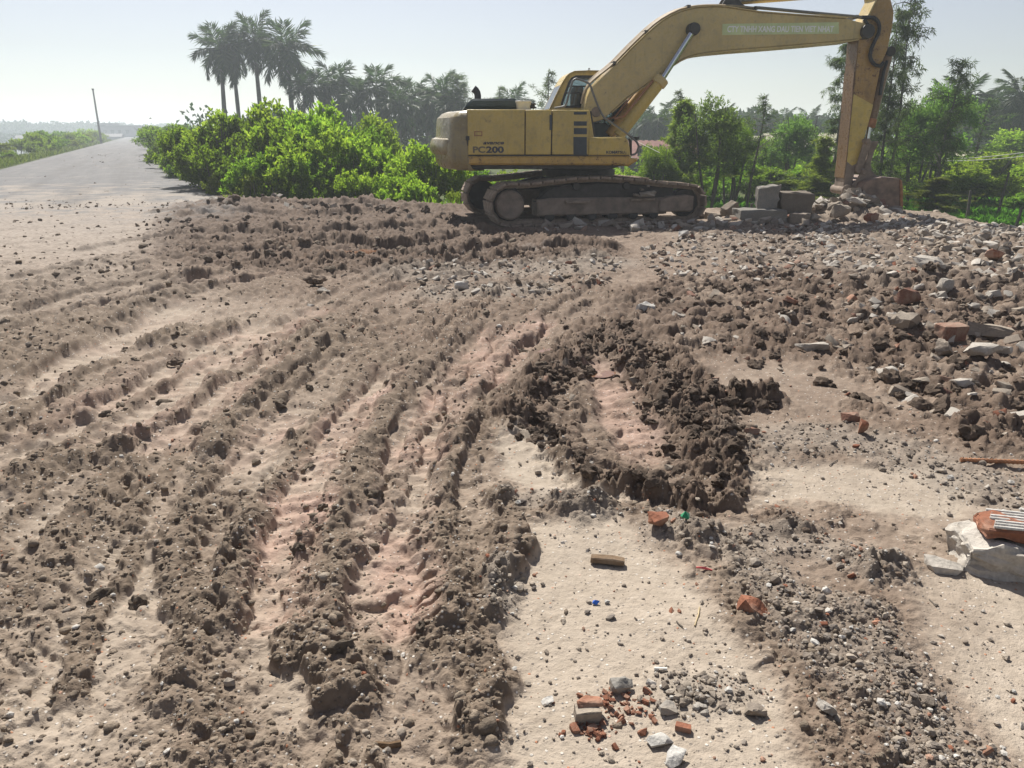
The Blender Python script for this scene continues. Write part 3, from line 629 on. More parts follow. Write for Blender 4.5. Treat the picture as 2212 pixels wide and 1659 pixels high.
paint('rusty_plate', (.22, .135, .072), (.12, .07, .045), 1.0, .9, .7)
plain('bucket_steel', (.21, .145, .11), .65, .15, .45, 5, .3)
plain('edge_rust', (.33, .155, .075), .8, 0, .35, 14, .3)
plain('mud_steel', (.235, .185, .145), .9, 0, .35, 5, .7, .01)
plain('shoe_steel', (.29, .225, .17), .85, 0, .35, 8, .6, .008)
plain('dark_steel', (.045, .041, .038), .6, .2, .4, 8, .2)
plain('black_rubber', (.018, .018, .02), .55, 0, .3, 10, .2)
plain('dark_teal', (.035, .055, .058), .6, 0, .35, 4, .15)
plain('grey_pipe', (.17, .165, .155), .5, .3, .3, 12, .15)
plain('tan_hose', (.30, .225, .13), .7, 0, .35, 9, .2)
plain('chrome', (.55, .57, .6), .16, 1.0, .06, 6, 0)
plain('seat_cloth', (.05, .055, .06), .9)
plain('white_plastic', (.66, .64, .58), .5, 0, .08, 8, .05)
plain('letter_navy', (.028, .032, .055), .6, 0, .5, 60, 0)
plain('letter_worn', (.15, .125, .085), .7, 0, .28, 40, 0)
plain('letter_white', (.85, .86, .84), .7, 0, .16, 25, 0)
plain('sticker_green', (.56, .63, .34), .6, 0, .15, 5, 0)
plain('stripe_teal', (.030, .042, .055), .5, 0, .3, 12, .05)
t = NT('cab_glass'); tr = t.n('ShaderNodeBsdfTransparent'); gl = t.n('ShaderNodeBsdfGlossy'); gl.inputs['Roughness'].default_value = .04
tr.inputs['Color'].default_value = (.62, .68, .70, 1); fr = t.n('ShaderNodeFresnel'); fr.inputs['IOR'].default_value = 1.5
mx = t.n('ShaderNodeMixShader'); t.l(fr.outputs[0], mx.inputs[0]); t.l(tr.outputs[0], mx.inputs[1]); t.l(gl.outputs[0], mx.inputs[2]); t.l(mx.outputs[0], t.out.inputs['Surface'])
M['glass'] = t.m

# ------------------------------------------------------------------ excavator, built in its own (forward, across, up) frame
EX = empty('excavator', (EXC_X, EXC_Y, 0), EXC_A)
tag(EX, 'weathered yellow tracked excavator with raised boom standing on the rubble', 'excavator')
ca_, sa_ = math.cos(EXC_A), math.sin(EXC_A)
def loc(uv, w):
    d = ray(*uv); t = (w + EXC_Y * ca_ - EXC_X * sa_) / (d[1] * ca_ - d[0] * sa_)
    x, y = d[0] * t - EXC_X, d[1] * t - EXC_Y
    return (x * ca_ + y * sa_, CAM_H + d[2] * t)
cA = lambda x, y: (913.05 + .29595 * x, 137.8 + .29595 * y)
cC = lambda x, y: (1154.2 + .14534 * x, 137.8 + .14534 * y)
cB = lambda x, y: (1791.6 + .1246 * x, .1246 * y)
cM = lambda x, y: (1205.9 + .35047 * x, .35047 * y)
cK = lambda x, y: (1757.2 + .23887 * x, 155.05 + .23887 * y)
def pl(crop, pts, w): return [loc(crop(*p), w) for p in pts]
def p3(crop, pts, w): return [(a[0], w, a[1]) for a in pl(crop, pts, w)]
WN, WF = -1.40, 1.40

# -- superstructure
zt = loc(cA(600, 332), WN)[1]; zb = loc(cA(600, 668), WN)[1]; zs = loc(cA(600, 738), WN)[1]
x0 = loc(cA(327, 500), WN)[0]; x1 = loc(cA(1212, 500), WN)[0]; x2 = loc(cA(1515, 600), WN)[0]; xg1 = loc(cA(747, 500), WN)[0]; xg2 = loc(cA(942, 500), WN)[0]
MB().prism([(x0 + .02, zb), (x1 - .03, zb), (x1 - .03, zt - .03), (x0 + .02, zt - .03)], WN + .035, WF - .035, .02).build('engine_bay', M['dark_steel'], EX)
hoodtop = MB().prism([(x0 + .01, zt - .035), (xg2, zt - .035), (xg2, zt - .005), (x0 + .01, zt - .005)], WN + .05, WF - .05, .012)
hoodtop.build('hood_top', M['yellow'], EX)
def panel(a, b, z0, z1, mat, name, w=WN, th=.045, top=.05):
    """side door whose upper edge rolls inwards"""
    poly = [(w, z0), (w, z1 - top), (w + .012, z1 - top * .35), (w + top * .5, z1 - .004), (w + .16, z1), (w + .16, z1 - .02), (w + th, z1 - top), (w + th, z0)]
    m = MB(); n = len(poly)
    vs = [(a, p[0], p[1]) for p in poly] + [(b, p[0], p[1]) for p in poly]
    m.add(vs, [(i, (i + 1) % n, n + (i + 1) % n, n + i) for i in range(n)] + [tuple(range(n)), tuple(n + i for i in reversed(range(n)))])
    o = m.build(name, mat, EX, 50); md = o.modifiers.new('edge', 'BEVEL'); md.width = .008; md.segments = 2; md.limit_method = 'ANGLE'
    return o
d1 = panel(x0 + .006, xg1 - .008, zb + .012, zt, M['yellow'], 'engine_door')
d2 = panel(xg1 + .012, xg2 - .010, zb + .012, zt - .004, M['yellow'], 'radiator_door')
d3 = panel(xg2 + .012, x1, zb + .012, zt - .004, M['yellow'], 'pump_door')
for a, b in ((x0, xg1), (xg1 + .01, xg2), (xg2 + .01, x1)):           # the far flank
    MB().prism([(a, zb), (b, zb), (b, zt), (a, zt)], WF - .04, WF, .01).build('far_side_panel', M['yellow'], EX)
lt = pl(cA, [(376, 492), (435, 492), (435, 528), (376, 528)], WN)
fr_ = MB().holed([(a, b) for a, b in lt], inset_poly(lt, .016), WN - .006, WN + .004); fr_.build('door_latch', M['edge_rust'], d1)
hd = pl(cA, [(926, 372), (944, 372), (944, 484), (926, 484)], WN); MB().prism(hd, WN - .012, WN + .02, .006).build('door_handle', M['stripe_teal'], d3)
hg = pl(cA, [(314, 528), (341, 528), (341, 558), (333, 560), (330, 598), (324, 598), (322, 560), (314, 556)], WN); MB().prism(hg, WN - .03, WN + .02, .006).build('door_hinge', M['dark_steel'], d1)
for ya, yb in ((351, 371), (420, 452), (469, 514), (534, 664)):
    MB().prism(pl(cA, [(1103 if ya < 530 else 1100, ya), (1198, ya), (1198, yb), (1103 if ya < 530 else 1100, yb)], WN), WN - .003, WN + .002, 0).build('stripe', M['stripe_teal'], d3)
# front right: box under the boom and its bulkhead
MB().prism(pl(cA, [(1209, 668), (1209, 541), (1480, 534), (1500, 560), (1513, 610), (1516, 668)], WN), WN, WN + .86, .02).build('tool_box', M['yellow'], EX)
MB().prism(pl(cA, [(1209, 538), (1209, 345), (1222, 345), (1250, 530), (1250, 537)], WN), WN + .01, WN + .62, .012).build('bulkhead', M['yellow'], EX)
MB().prism(pl(cA, [(1222, 345), (1236, 345), (1268, 533), (1250, 533)], WN), WN + .06, WN + .60, .004).build('bulkhead_edge', M['dark_steel'], EX)
# revolving frame with its rolled lower skirt
rp = pl(cA, [(329, 672), (1516, 672), (1522, 688), (1571, 690), (1571, 708), (1522, 738), (1500, 750), (1440, 741), (329, 739)], WN)
MB().prism(rp, WN, WF, .03).build('frame_skirt', M['yellow_orange'], EX)
MB().prism(pl(cA, [(329, 664), (1512, 664), (1512, 675), (329, 675)], WN), WN + .02, WF - .02, 0).build('skirt_gap', M['dark_steel'], EX)
MB().prism(pl(cA, [(335, 739), (1470, 739), (1385, 768), (345, 770)], WN + .1), WN + .12, WF - .12, .01).build('belly_plate', M['dark_steel'], EX)
tt = MB(); c0 = loc(cA(1138, 800), 0)[0]
tt.cyl((0, 0, .70), (0, 0, .98), .62, 40); tt.cyl((0, 0, .80), (0, 0, .90), .70, 40); tt.build('turntable', M['dark_steel'], EX, 40)
# counterweight: stacked outlines, rounded corners, bulged lower rear
def cw_ring(z, ins):
    R0, fr = 2.76 - ins, x0 - .006; hw = 1.395 - .22 * ins; out = []; cr = .34
    n = 26
    for q in range(n + 1):
        w = -hw + 2 * hw * q / n
        aw = abs(w); e = max(0, aw - (hw - cr)) / cr
        s = -math.sqrt(R0 ** 2 - min(aw, hw - cr) ** 2) + cr * (1 - math.sqrt(max(0, 1 - min(e, 1) ** 2))) + max(0, aw - (hw - cr)) * .12
        out.append((s, w, z))
    return [(fr, -hw, z)] + out + [(fr, hw, z)]
lv = [(zs - .10, .30), (zs - .095, .16), (zs - .06, .075), (zs + .02, .03), (zs + .10, .012), (zs + .30, .0), (zs + .42, .03), (zs + .50, .045), (zs + .62, .05), (zs + .78, .07), (zt - .10, .11), (zt - .05, .16), (zt - .02, .25), (zt - .006, .42), (zt - .004, .7)]
vs, fs = [], []; rings = [cw_ring(*q) for q in lv]; nr = len(rings[0])
for r_ in rings: vs += r_
for i in range(len(rings) - 1):
    for q in range(nr):
        q2 = (q + 1) % nr; fs.append((i * nr + q, i * nr + q2, (i + 1) * nr + q2, (i + 1) * nr + q))
fs += [tuple(range(nr)), tuple((len(rings) - 1) * nr + q for q in range(nr))]
CW = MB().add(vs, fs).build('counterweight', M['yellow_dusty'], EX, 45)
m = MB(); vs = []; lv2 = [(zs + .13, .05), (zs + .17, -.045), (zs + .23, -.075), (zs + .33, -.075), (zs + .42, -.04), (zs + .46, .06)]
rg = []
for z, i_ in lv2: rg.append([(s + .0, w * .90, z) for (s, w, z) in cw_ring(z, i_)[1:-1]])
nb = len(rg[0]); vs = [p for r_ in rg for p in r_]
fs = [(i * nb + q, i * nb + q + 1, (i + 1) * nb + q + 1, (i + 1) * nb + q) for i in range(len(rg) - 1) for q in range(nb - 1)]
m.add(vs, fs).build('bumper_bulge', M['yellow_dusty'], CW, 45)
# hood bump, exhaust, tank cap
MB().prism(pl(cA, [(300, 327), (312, 305), (352, 263), (372, 258), (655, 257), (690, 273), (698, 300), (699, 327)], -.7), -.95, .75, .035).build('engine_hood', M['dark_teal'], EX, 40)
ex = p3(cA, [(402, 264), (402, 232), (398, 212), (388, 196), (370, 181)], -.3)
m = MB(); m.tube(ex, [.062, .062, .062, .064, .066], 16, False); m.tube(list(reversed(ex)), [.056, .054, .053, .053, .053], 16, False); m.build('exhaust_pipe', M['dark_steel'], EX, 50)
cp = p3(cA, [(798, 328), (798, 300)], -.9); MB().cyl(cp[0], cp[1], .055, 16, .01).cyl(cp[1], (cp[1][0], cp[1][1], cp[1][2] + .03), .075, 16, .01).build('tank_cap', M['dark_steel'], EX, 40)
MB().tube(p3(cA, [(742, 330), (746, 322), (770, 312), (790, 310), (830, 322)], -1.0), .014, 6).build('breather_hose', M['black_rubber'], EX)
# handrail over the right front step
MB().tube(catmull(p3(cC, [(300, 660), (445, 634), (478, 590), (500, 500), (568, 262), (592, 236), (625, 222), (690, 240), (815, 296), (860, 405), (930, 590), (1000, 740), (1042, 805), (1200, 915), (1400, 1058), (1525, 1165), (1552, 1225), (1525, 1318), (1490, 1345), (1430, 1358)], -1.28), .06), .019, 8).build('handrail', M['grey_pipe'], EX, 60)
MB().prism(pl(cC, [(1495, 1088), (1550, 1080), (1540, 1120), (1498, 1140)], -1.1), -1.18, -1.0, .01).build('work_lamp', M['dark_steel'], EX)
MB().prism(pl(cC, [(1405, 1110), (1440, 1140), (1440, 1350), (1425, 1350), (1425, 1200)], -1.3), -1.36, -1.22, .004).build('front_edge', M['dark_steel'], EX)

# -- cab
CABN, CABF = .36, 1.32
out = [(228, 1085), (225, 668), (325, 455), (395, 315), (440, 238), (480, 178), (530, 132), (600, 103), (820, 95), (1010, 98), (1130, 112), (1215, 150), (1290, 260), (1345, 400), (1383, 560), (1393, 690), (1370, 800), (1310, 960), (1250, 1085)]
win = [(408, 640), (412, 590), (470, 418), (520, 285), (560, 222), (620, 192), (1000, 190), (1130, 205), (1200, 262), (1262, 400), (1300, 560), (1308, 700), (1270, 850), (1225, 985), (1200, 1012), (1150, 1010), (1115, 980), (1085, 915), (1060, 898), (880, 898), (860, 640)]
o_n = pl(cC, out, CABN); w_n = pl(cC, win, CABN)
cab = MB()
cab.holed(o_n, w_n, CABN, CABN + .05); cab.holed(o_n, w_n, CABF - .05, CABF)
inn = inset_poly(o_n, .05); n = len(o_n)
for i in range(n):
    j = (i + 1) % n
    if i in (1, 2, 12, 13, 14, 15, 16): continue              # rear window, windscreen
    cab.add([(o_n[i][0], CABN, o_n[i][1]), (o_n[j][0], CABN, o_n[j][1]), (o_n[j][0], CABF, o_n[j][1]), (o_n[i][0], CABF, o_n[i][1]),
             (inn[i][0], CABN, inn[i][1]), (inn[j][0], CABN, inn[j][1]), (inn[j][0], CABF, inn[j][1]), (inn[i][0], CABF, inn[i][1])], [(0, 1, 2, 3), (4, 7, 6, 5), (0, 4, 5, 1), (3, 2, 6, 7), (0, 3, 7, 4), (1, 5, 6, 2)])
CAB = cab.build('cab', M['yellow_orange'], EX, 40); md = CAB.modifiers.new('edge', 'BEVEL'); md.width = .012; md.segments = 2; md.limit_method = 'ANGLE'
CAB.data.materials.clear(); CAB.data.materials.append(M['yellow'])
wi = w_n
MB().holed(inset_poly(w_n, -.012), inset_poly(w_n, .022), CABN - .006, CABN + .01).build('window_seal', M['black_rubber'], CAB)
for w, nm in ((CABN + .02, 'side_window'), (CABF - .02, 'side_window')):
    MB().prism(w_n, w, w + .006, 0).build(nm, M['glass'], CAB)
MB().prism([o_n[1], o_n[3], (o_n[3][0] + .008, o_n[3][1]), (o_n[1][0] + .008, o_n[1][1])], CABN + .06, CABF - .06, 0).build('rear_window', M['glass'], CAB)
for a, b in ((CABN, CABN + .06), (CABF - .06, CABF)):
    MB().prism([o_n[1], o_n[2], o_n[3], inn[3], inn[2], inn[1]], a, b, .004).build('rear_pillar', M['yellow_pale'], CAB)
wp = o_n[12:18]; wpi = [(a - .012, b) for a, b in wp]
MB().prism(wp + list(reversed(wpi)), CABN + .05, CABF - .05, 0).build('windscreen', M['glass'], CAB)
for a, b in ((CABN - .004, CABN + .055), (CABF - .055, CABF + .004)): MB().prism(wp + list(reversed([(a_ - .09, b_) for a_, b_ in wp])), a, b, .006).build('front_pillar', M['dark_steel'], CAB)
bar = MB()
for yy in (330, 432): bar.tube(p3(cC, [(415, yy), (800, yy + 8)], CABN + .02), .014, 6)
bar.build('window_guard', M['dark_steel'], CAB)
st_ = pl(cC, [(560, 700), (560, 480), (575, 380), (600, 340), (680, 335), (700, 380), (715, 560), (760, 640), (980, 650), (1000, 760), (940, 900), (640, 900)], .84)
MB().prism(st_, .58, 1.10, .04).build('driver_seat', M['seat_cloth'], CAB, 40)
MB().prism(pl(cC, [(300, 700), (860, 650), (880, 905), (1250, 1010), (1250, 1085), (240, 1085)], .84), CABN + .06, CABF - .06, .01).build('cab_floor', M['dark_teal'], CAB)
MB().tube(p3(cC, [(1010, 960), (1040, 860), (1060, 820)], .62), .018, 6).tube(p3(cC, [(1000, 830), (1110, 812)], .62), .02, 6).build('control_lever', M['dark_steel'], CAB)
MB().prism(pl(cC, [(870, 650), (870, 895), (900, 1085), (1255, 1085), (1225, 1015), (1150, 1008), (1115, 985), (1085, 915), (1055, 900), (905, 900)], CABN - .02), CABN - .03, CABN - .004, .004).build('lower_door_panel', M['dark_teal'], CAB)
m = MB(); m.tube(p3(cC, [(803, 96), (805, 72), (815, 66), (824, 72), (824, 96)], .6), .008, 6); m.build('roof_eye', M['dark_steel'], CAB)

# -- boom
BN, BF = -.34, .20
def clean(p):
    return p
bo = pl(cM, [(165, 672), (182, 600), (206, 542), (280, 470), (352, 402), (450, 300), (548, 206), (600, 160), (645, 126), (700, 94), (755, 70), (810, 54), (865, 44), (960, 39), (1030, 42), (1100, 52), (1240, 74), (1500, 94), (1780, 113), (1850, 134), (1880, 140)], BN)
tip = pl(cM, [(1915, 155), (1932, 180), (1928, 210), (1900, 232)], BN)
lo = pl(cM, [(1850, 240), (1810, 248), (1600, 268), (1400, 285), (1250, 297), (1100, 308), (950, 322), (890, 330), (850, 338), (800, 352), (755, 372), (700, 408), (640, 452), (540, 524), (430, 600), (330, 690), (275, 735), (222, 752), (180, 730)], BN)
BOOM = MB().prism(bo + tip + lo, BN, BF, .018).build('boom', M['yellow_pale'], EX, 30)
# flanges along the lower and upper edges of the box section
def along(pts, w0, w1, th, name, mat, parent):
    m = MB(); k = len(pts)
    for i in range(k - 1):
        a, b = pts[i], pts[i + 1]; m.add([(a[0], w0, a[1]), (b[0], w0, b[1]), (b[0], w1, b[1]), (a[0], w1, a[1]), (a[0], w0, a[1] + th), (b[0], w0, b[1] + th), (b[0], w1, b[1] + th), (a[0], w1, a[1] + th)], [(0, 1, 2, 3), (7, 6, 5, 4), (0, 4, 5, 1), (3, 2, 6, 7)])
    return m.build(name, mat, parent)
along(lo[:16], BN - .03, BF + .03, -.022, 'lower_flange', M['yellow_pale'], BOOM)
along(bo[4:19], BN - .02, BF + .02, .016, 'upper_flange', M['yellow_pale'], BOOM)
def pinboss(crop, x, y, w0, w1, r, name, mat, parent):
    s, z = loc(crop(x, y), w0); return MB().cyl((s, w0, z), (s, w1, z), r, 24, .01).build(name, mat, parent, 40)
pinboss(cM, 1915, 192, BN - .09, BF + .09, .125, 'arm_pin', M['dark_steel'], BOOM)
pinboss(cM, 838, 178, BN - .16, BF + .16, .11, 'cylinder_pin', M['dark_steel'], BOOM)
pinboss(cA, 1268, 352, BN - .03, BF + .03, .09, 'foot_pin', M['mud_steel'], BOOM)
sg = pl(cM, [(1012, 147), (1728, 137), (1730, 208), (1010, 216)], BN)
STK = MB().prism(sg, BN - .004, BN - .001, 0).build('sign_strip', M['sticker_green'], BOOM)
def text(body, parent, name, x, z, w, height, width, mat, shear=0, bold=0.0, rot=0.0, rz=0.0):
    cu = bpy.data.curves.new(name, 'FONT'); cu.body = body; cu.size = 1; cu.extrude = .0015; cu.shear = shear; cu.offset = bold
    o = bpy.data.objects.new(name, cu); COL.objects.link(o); o.parent = parent
    bpy.context.view_layer.update()
    dx, dy = max(o.dimensions.x, .01), max(o.dimensions.y, .01)
    o.scale = (width / dx, height / dy, 1); cu.extrude = .0015
    o.location = (x, w, z); o.rotation_euler = Euler((R(90), -rot, rz), 'XYZ')
    cu.materials.append(mat)
    bpy.context.view_layer.update(); me = bpy.data.meshes.new_from_object(o.evaluated_get(bpy.context.evaluated_depsgraph_get()))
    k = link(name, me, parent); k.location = o.location; k.rotation_euler = o.rotation_euler; k.scale = o.scale
    bpy.data.objects.remove(o); k.name = name; return k
def text_at(crop, body, x0_, y0_, x1_, y1_, w, parent, mat, **kw):
    a = loc(crop(x0_, y1_), w); b = loc(crop(x1_, y1_), w); c_ = loc(crop(x0_, y0_), w)
    return text(body, parent, kw.pop('name', 'lettering'), a[0], a[1], w - .003, c_[1] - a[1], b[0] - a[0], mat, **kw)
text_at(cM, 'CTY TNHH XANG DAU TIEN VIET NHAT', 1040, 157, 1695, 197, BN - .003, BOOM, M['letter_white'], bold=.03, rot=R(.6))
text_at(cA, '200', 463, 600, 592, 648, WN, d1, M['letter_navy'], bold=.035)
text_at(cA, 'PC', 364, 600, 455, 648, WN, d1, M['letter_worn'], bold=.035)
text_at(cA, 'avance', 440, 568, 593, 588, WN, d1, M['letter_navy'], bold=.03, shear=.3)
text_at(cA, 'KOMATSU', 1338, 634, 1471, 655, WN, EX, M['letter_navy'], bold=.035)
kz = loc(cA(160, 552), -1.2)[1]
o = text('KOMATSU', CW, 'lettering', -2.425, kz - .06, -1.235, .13, .40, M['letter_worn'], bold=.02, rz=R(-24))
# steel lines and hoses along the boom's back
for k_, (w, dz, mt) in enumerate(((-.26, .05, 'tan_hose'), (-.18, .06, 'tan_hose'), (-.06, .05, 'tan_hose'), (.08, .06, 'tan_hose'))):
    pts = [(x, y) for x, y in ((150, 640), (160, 590), (200, 512), (280, 445), (352, 385), (450, 285), (548, 190), (600, 145), (645, 112), (700, 80), (755, 55), (810, 40), (870, 32), (960, 28), (1090, 32), (1220, 45)) if not (k_ > 1 and x < 190)]
    P3 = [(a[0], w, a[1] + .01 * k_) for a in pl(cM, pts, BN)]
    MB().tube(catmull(P3, .12), .02, 6).build('hydraulic_line', M[mt], BOOM, 60)
ln = p3(cM, [(1220, 45), (1300, 52), (1600, 80), (1850, 102), (1912, 112)], BN + .03); ln2 = [(a, BN + .16, c + .01) for a, b, c in ln]
MB().tube(ln, .022, 6).build('hydraulic_line', M['grey_pipe'], BOOM); MB().tube(ln2, .022, 6).build('hydraulic_line', M['grey_pipe'], BOOM)
for x, y in ((352, 392), (548, 200), (810, 44), (1225, 52), (1848, 106)):
    s, z = loc(cM(x, y), BN); MB().box((s, -.08, z + .015), (.06, .46, .06), .006).build('line_clamp', M['dark_steel'], BOOM)
br = pl(cM, [(985, 52), (1030, -20), (1075, -30), (1120, 30), (1180, 66)], -.1)
m = MB(); m.prism(br, -.22, -.17, .006); m.prism(br, .03, .08, .006); m.build('cylinder_bracket', M['dark_steel'], BOOM)
# arm cylinder on top of the boom
pa = loc(cM(1052, -8), -.07); pb = loc(cM(1560, -46), -.07); pc = loc(cB(880, -330), -.07)
AC = MB().cyl((pa[0], -.07, pa[1]), (pb[0], -.07, pb[1]), .115, 20, .01).build('arm_cylinder', M['yellow_pale'], EX, 40)
MB().cyl((pb[0], -.07, pb[1]), (pc[0], -.07, pc[1]), .045, 14).build('piston_rod', M['chrome'], AC, 40)
MB().tube([(pa[0] + .1, -.20, pa[1] - .06), (pb[0] - .05, -.20, pb[1] - .07)], .018, 6).build('cylinder_line', M['grey_pipe'], AC)
# boom cylinders, one each side
for w in (-.47, .33):
    a = loc(cM(838, 178), -.47); b = loc(cM(640, 488), -.47); c_ = loc(cA(1428, 528), -.47)
    if w > 0: pass
    BC = MB().cyl((b[0], w, b[1]), (c_[0], w, c_[1]), .108, 20, .012).build('boom_cylinder', M['yellow_orange'] if w > 0 else M['yellow'], EX, 40)
    MB().cyl((a[0], w, a[1]), (b[0], w, b[1]), .052, 16).build('piston_rod', M['chrome'], BC, 40)
    d_ = Vector((b[0] - c_[0], 0, b[1] - c_[1])).normalized(); bb = Vector((b[0], w, b[1]))
    MB().cyl(bb - d_ * .12, bb + d_ * .02, .135, 20, .015).build('cylinder_head', M['yellow_pale'], BC, 40)
    MB().tube([bb - d_ * .1 + Vector((-.12, -.05, .05)), bb - d_ * .9 + Vector((-.14, -.05, .07)), Vector((c_[0] - .1, w - .05, c_[1] + .3))], .02, 6).build('cylinder_line', M['edge_rust'], BC)
    MB().cyl(Vector((a[0], w - .06, a[1])), Vector((a[0], w + .06, a[1])), .10, 20, .01).build('rod_eye', M['dark_steel'], BC, 40)

# -- arm
AN, AF = -.25, .11
right = [cB(955, -330), cB(1040, -120), cB(1070, 0), cB(1120, 190), cB(1112, 330), cB(1095, 480), cB(1060, 640), cB(1010, 860), cB(930, 1050), cB(868, 1250), cK(600, 10), cK(570, 150), cK(540, 300), cK(500, 450), cK(458, 600), cK(440, 690), cK(415, 780), cK(385, 830)]
tipa = [cK(345, 1020), cK(342, 1075), cK(325, 1105), cK(300, 1112), cK(278, 1095), cK(268, 1060)]
left = [cK(280, 960), cK(300, 800), cK(320, 600), cK(340, 400), cK(358, 200), cK(375, 0), cB(430, 1659 - 120), cB(445, 1350), cB(470, 1050), cB(500, 700), cB(540, 440), cB(590, 400), cB(700, 240), cB(820, 10), cB(800, -160), cB(850, -330)]
ap = [loc(q, AN) for q in right + tipa + left]
ARM = MB().prism(ap, AN, AF, .014).build('arm', M['arm_paint'], EX, 30)
fl = [loc(q, AN) for q in reversed(left[:10])]
m = MB()
for i in range(len(fl) - 1):
    a, b = fl[i], fl[i + 1]; m.add([(a[0] - .004, AN - .012, a[1]), (b[0] - .004, AN - .012, b[1]), (b[0] - .004, AF + .012, b[1]), (a[0] - .004, AF + .012, a[1]), (a[0] - .02, AN - .012, a[1]), (b[0] - .02, AN - .012, b[1]), (b[0] - .02, AF + .012, b[1]), (a[0] - .02, AF + .012, a[1])], [(3, 2, 1, 0), (4, 5, 6, 7), (0, 1, 5, 4), (3, 7, 6, 2)])
m.build('front_plate', M['rusty_plate'], ARM)
fl = [loc(q, AN) for q in (cB(598, 405), cB(700, 240), cB(822, 0), cB(800, -170))]
m = MB()
for i in range(len(fl) - 1):
    a, b = fl[i], fl[i + 1]; m.add([(a[0], AN - .02, a[1]), (b[0], AN - .02, b[1]), (b[0], AF + .02, b[1]), (a[0], AF + .02, a[1]), (a[0] - .03, AN - .02, a[1]), (b[0] - .03, AN - .02, b[1]), (b[0] - .03, AF + .02, b[1]), (a[0] - .03, AF + .02, a[1])], [(3, 2, 1, 0), (4, 5, 6, 7), (0, 1, 5, 4), (3, 7, 6, 2), (0, 4, 7, 3), (1, 2, 6, 5)])
m.build('upper_plate', M['yellow_pale'], ARM)
MB().prism([loc(q, AN) for q in (cK(303, 812), cK(350, 850), cK(388, 828), cK(347, 1020), cK(344, 1076), cK(326, 1107), cK(300, 1114), cK(276, 1096), cK(266, 1060), cK(279, 960))], AN - .008, AF + .008, .006).build('arm_tip', M['mud_steel'], ARM)
pinboss(cK, 308, 1075, AN - .10, AF + .10, .085, 'bucket_pin', M['mud_steel'], ARM)
MB().prism([loc(q, AN) for q in (cK(362, 200), cK(540, 300), cK(500, 450), cK(458, 600), cK(420, 770), cK(385, 830), cK(350, 850), cK(303, 815), cK(322, 600), cK(345, 380))], AN - .003, AN - .001, 0).build('worn_paint', M['yellow'], ARM)
MB().tube(catmull(p3(cB, [(560, 300), (680, 300), (760, 306), (835, 365), (868, 460), (850, 580), (785, 715), (725, 850), (705, 950), (730, 1055), (800, 1130), (880, 1150), (940, 1080)], AN - .06), .05), .034, 8).build('hydraulic_hose', M['black_rubber'], ARM, 60)
MB().tube(catmull(p3(cB, [(600, 330), (700, 500), (690, 620), (640, 660)], AN - .05), .05), .03, 8).build('hydraulic_hose', M['black_rubber'], ARM, 60)
# bucket cylinder behind the arm
a = loc(cB(1015, 900), -.07); b = loc(cK(505, 500), -.07); c_ = loc(cK(486, 612), -.07)
KC = MB().cyl((a[0], -.07, a[1]), (b[0], -.07, b[1]), .10, 18, .01).build('bucket_cylinder', M['rusty_plate'], EX, 40)
MB().cyl((b[0], -.07, b[1]), (c_[0], -.07, c_[1]), .045, 14).build('piston_rod', M['chrome'], KC, 40)
MB().cyl((a[0], -.2, a[1]), (a[0], .06, a[1]), .09, 20, .01).build('cylinder_pin', M['dark_steel'], KC, 40)
MB().cyl((b[0] - .02, -.07, b[1]), (b[0] + .005, -.07, b[1] + .16), .125, 18, .01).build('cylinder_head', M['edge_rust'], KC, 40)
MB().tube(p3(cB, [(1000, 1050), (940, 1250), (900, 1500), (880, 1650)], -.22), .03, 6).build('cylinder_line', M['black_rubber'], KC)
# linkage
for w in (-.33, .19):
    MB().prism(pl(cK, [(452, 640), (470, 608), (500, 610), (520, 640), (430, 900), (405, 920), (380, 905), (378, 880)], w), w - .025, w + .025, .008).build('side_link', M['mud_steel'], EX)
LK = MB().prism(pl(cK, [(475, 625), (560, 628), (556, 655), (520, 720), (490, 830), (500, 900), (530, 940), (470, 960), (430, 930), (432, 850), (465, 740), (468, 660)], -.07), -.2, .06, .015).build('bucket_link', M['mud_steel'], EX)
pinboss(cK, 500, 628, -.42, .28, .05, 'link_pin', M['mud_steel'], LK)

# -- bucket
KN, KF = -.62, .48
sh = [(800, 975), (775, 962), (620, 955), (520, 977), (470, 1000), (442, 1045), (440, 1090), (480, 1140), (540, 1180), (640, 1235), (720, 1280), (790, 1312)]
s_ = pl(cK, sh, KN)
BK = empty('bucket'); BK.parent = EX
ctr = (sum(p[0] for p in s_) / len(s_), sum(p[1] for p in s_) / len(s_))
inn_ = [(p[0] + (ctr[0] + .15 - p[0]) * .07, p[1] + (ctr[1] - p[1]) * .09) for p in s_]
m = MB(); k = len(s_)
for i in range(k - 1):
    a, b, c_, d_ = s_[i], s_[i + 1], inn_[i + 1], inn_[i]
    m.add([(a[0], KN + .02, a[1]), (b[0], KN + .02, b[1]), (c_[0], KN + .02, c_[1]), (d_[0], KN + .02, d_[1]), (a[0], KF - .02, a[1]), (b[0], KF - .02, b[1]), (c_[0], KF - .02, c_[1]), (d_[0], KF - .02, d_[1])],
          [(0, 1, 2, 3), (7, 6, 5, 4), (0, 4, 5, 1), (3, 2, 6, 7)] + ([(0, 3, 7, 4)] if i == 0 else []) + ([(1, 5, 6, 2)] if i == k - 2 else []))
m.build('bucket_shell', M['bucket_steel'], BK, 30)
for w in (KN, KF - .04): MB().prism(s_, w, w + .04, .008).build('side_plate', M['bucket_steel'], BK)
ce = pl(cK, [(778, 975), (800, 985), (806, 1100), (806, 1312), (782, 1310)], KN)
for w in (KN - .02, KF - .03): MB().prism(ce, w, w + .05, .008).build('side_cutter', M['edge_rust'], BK)
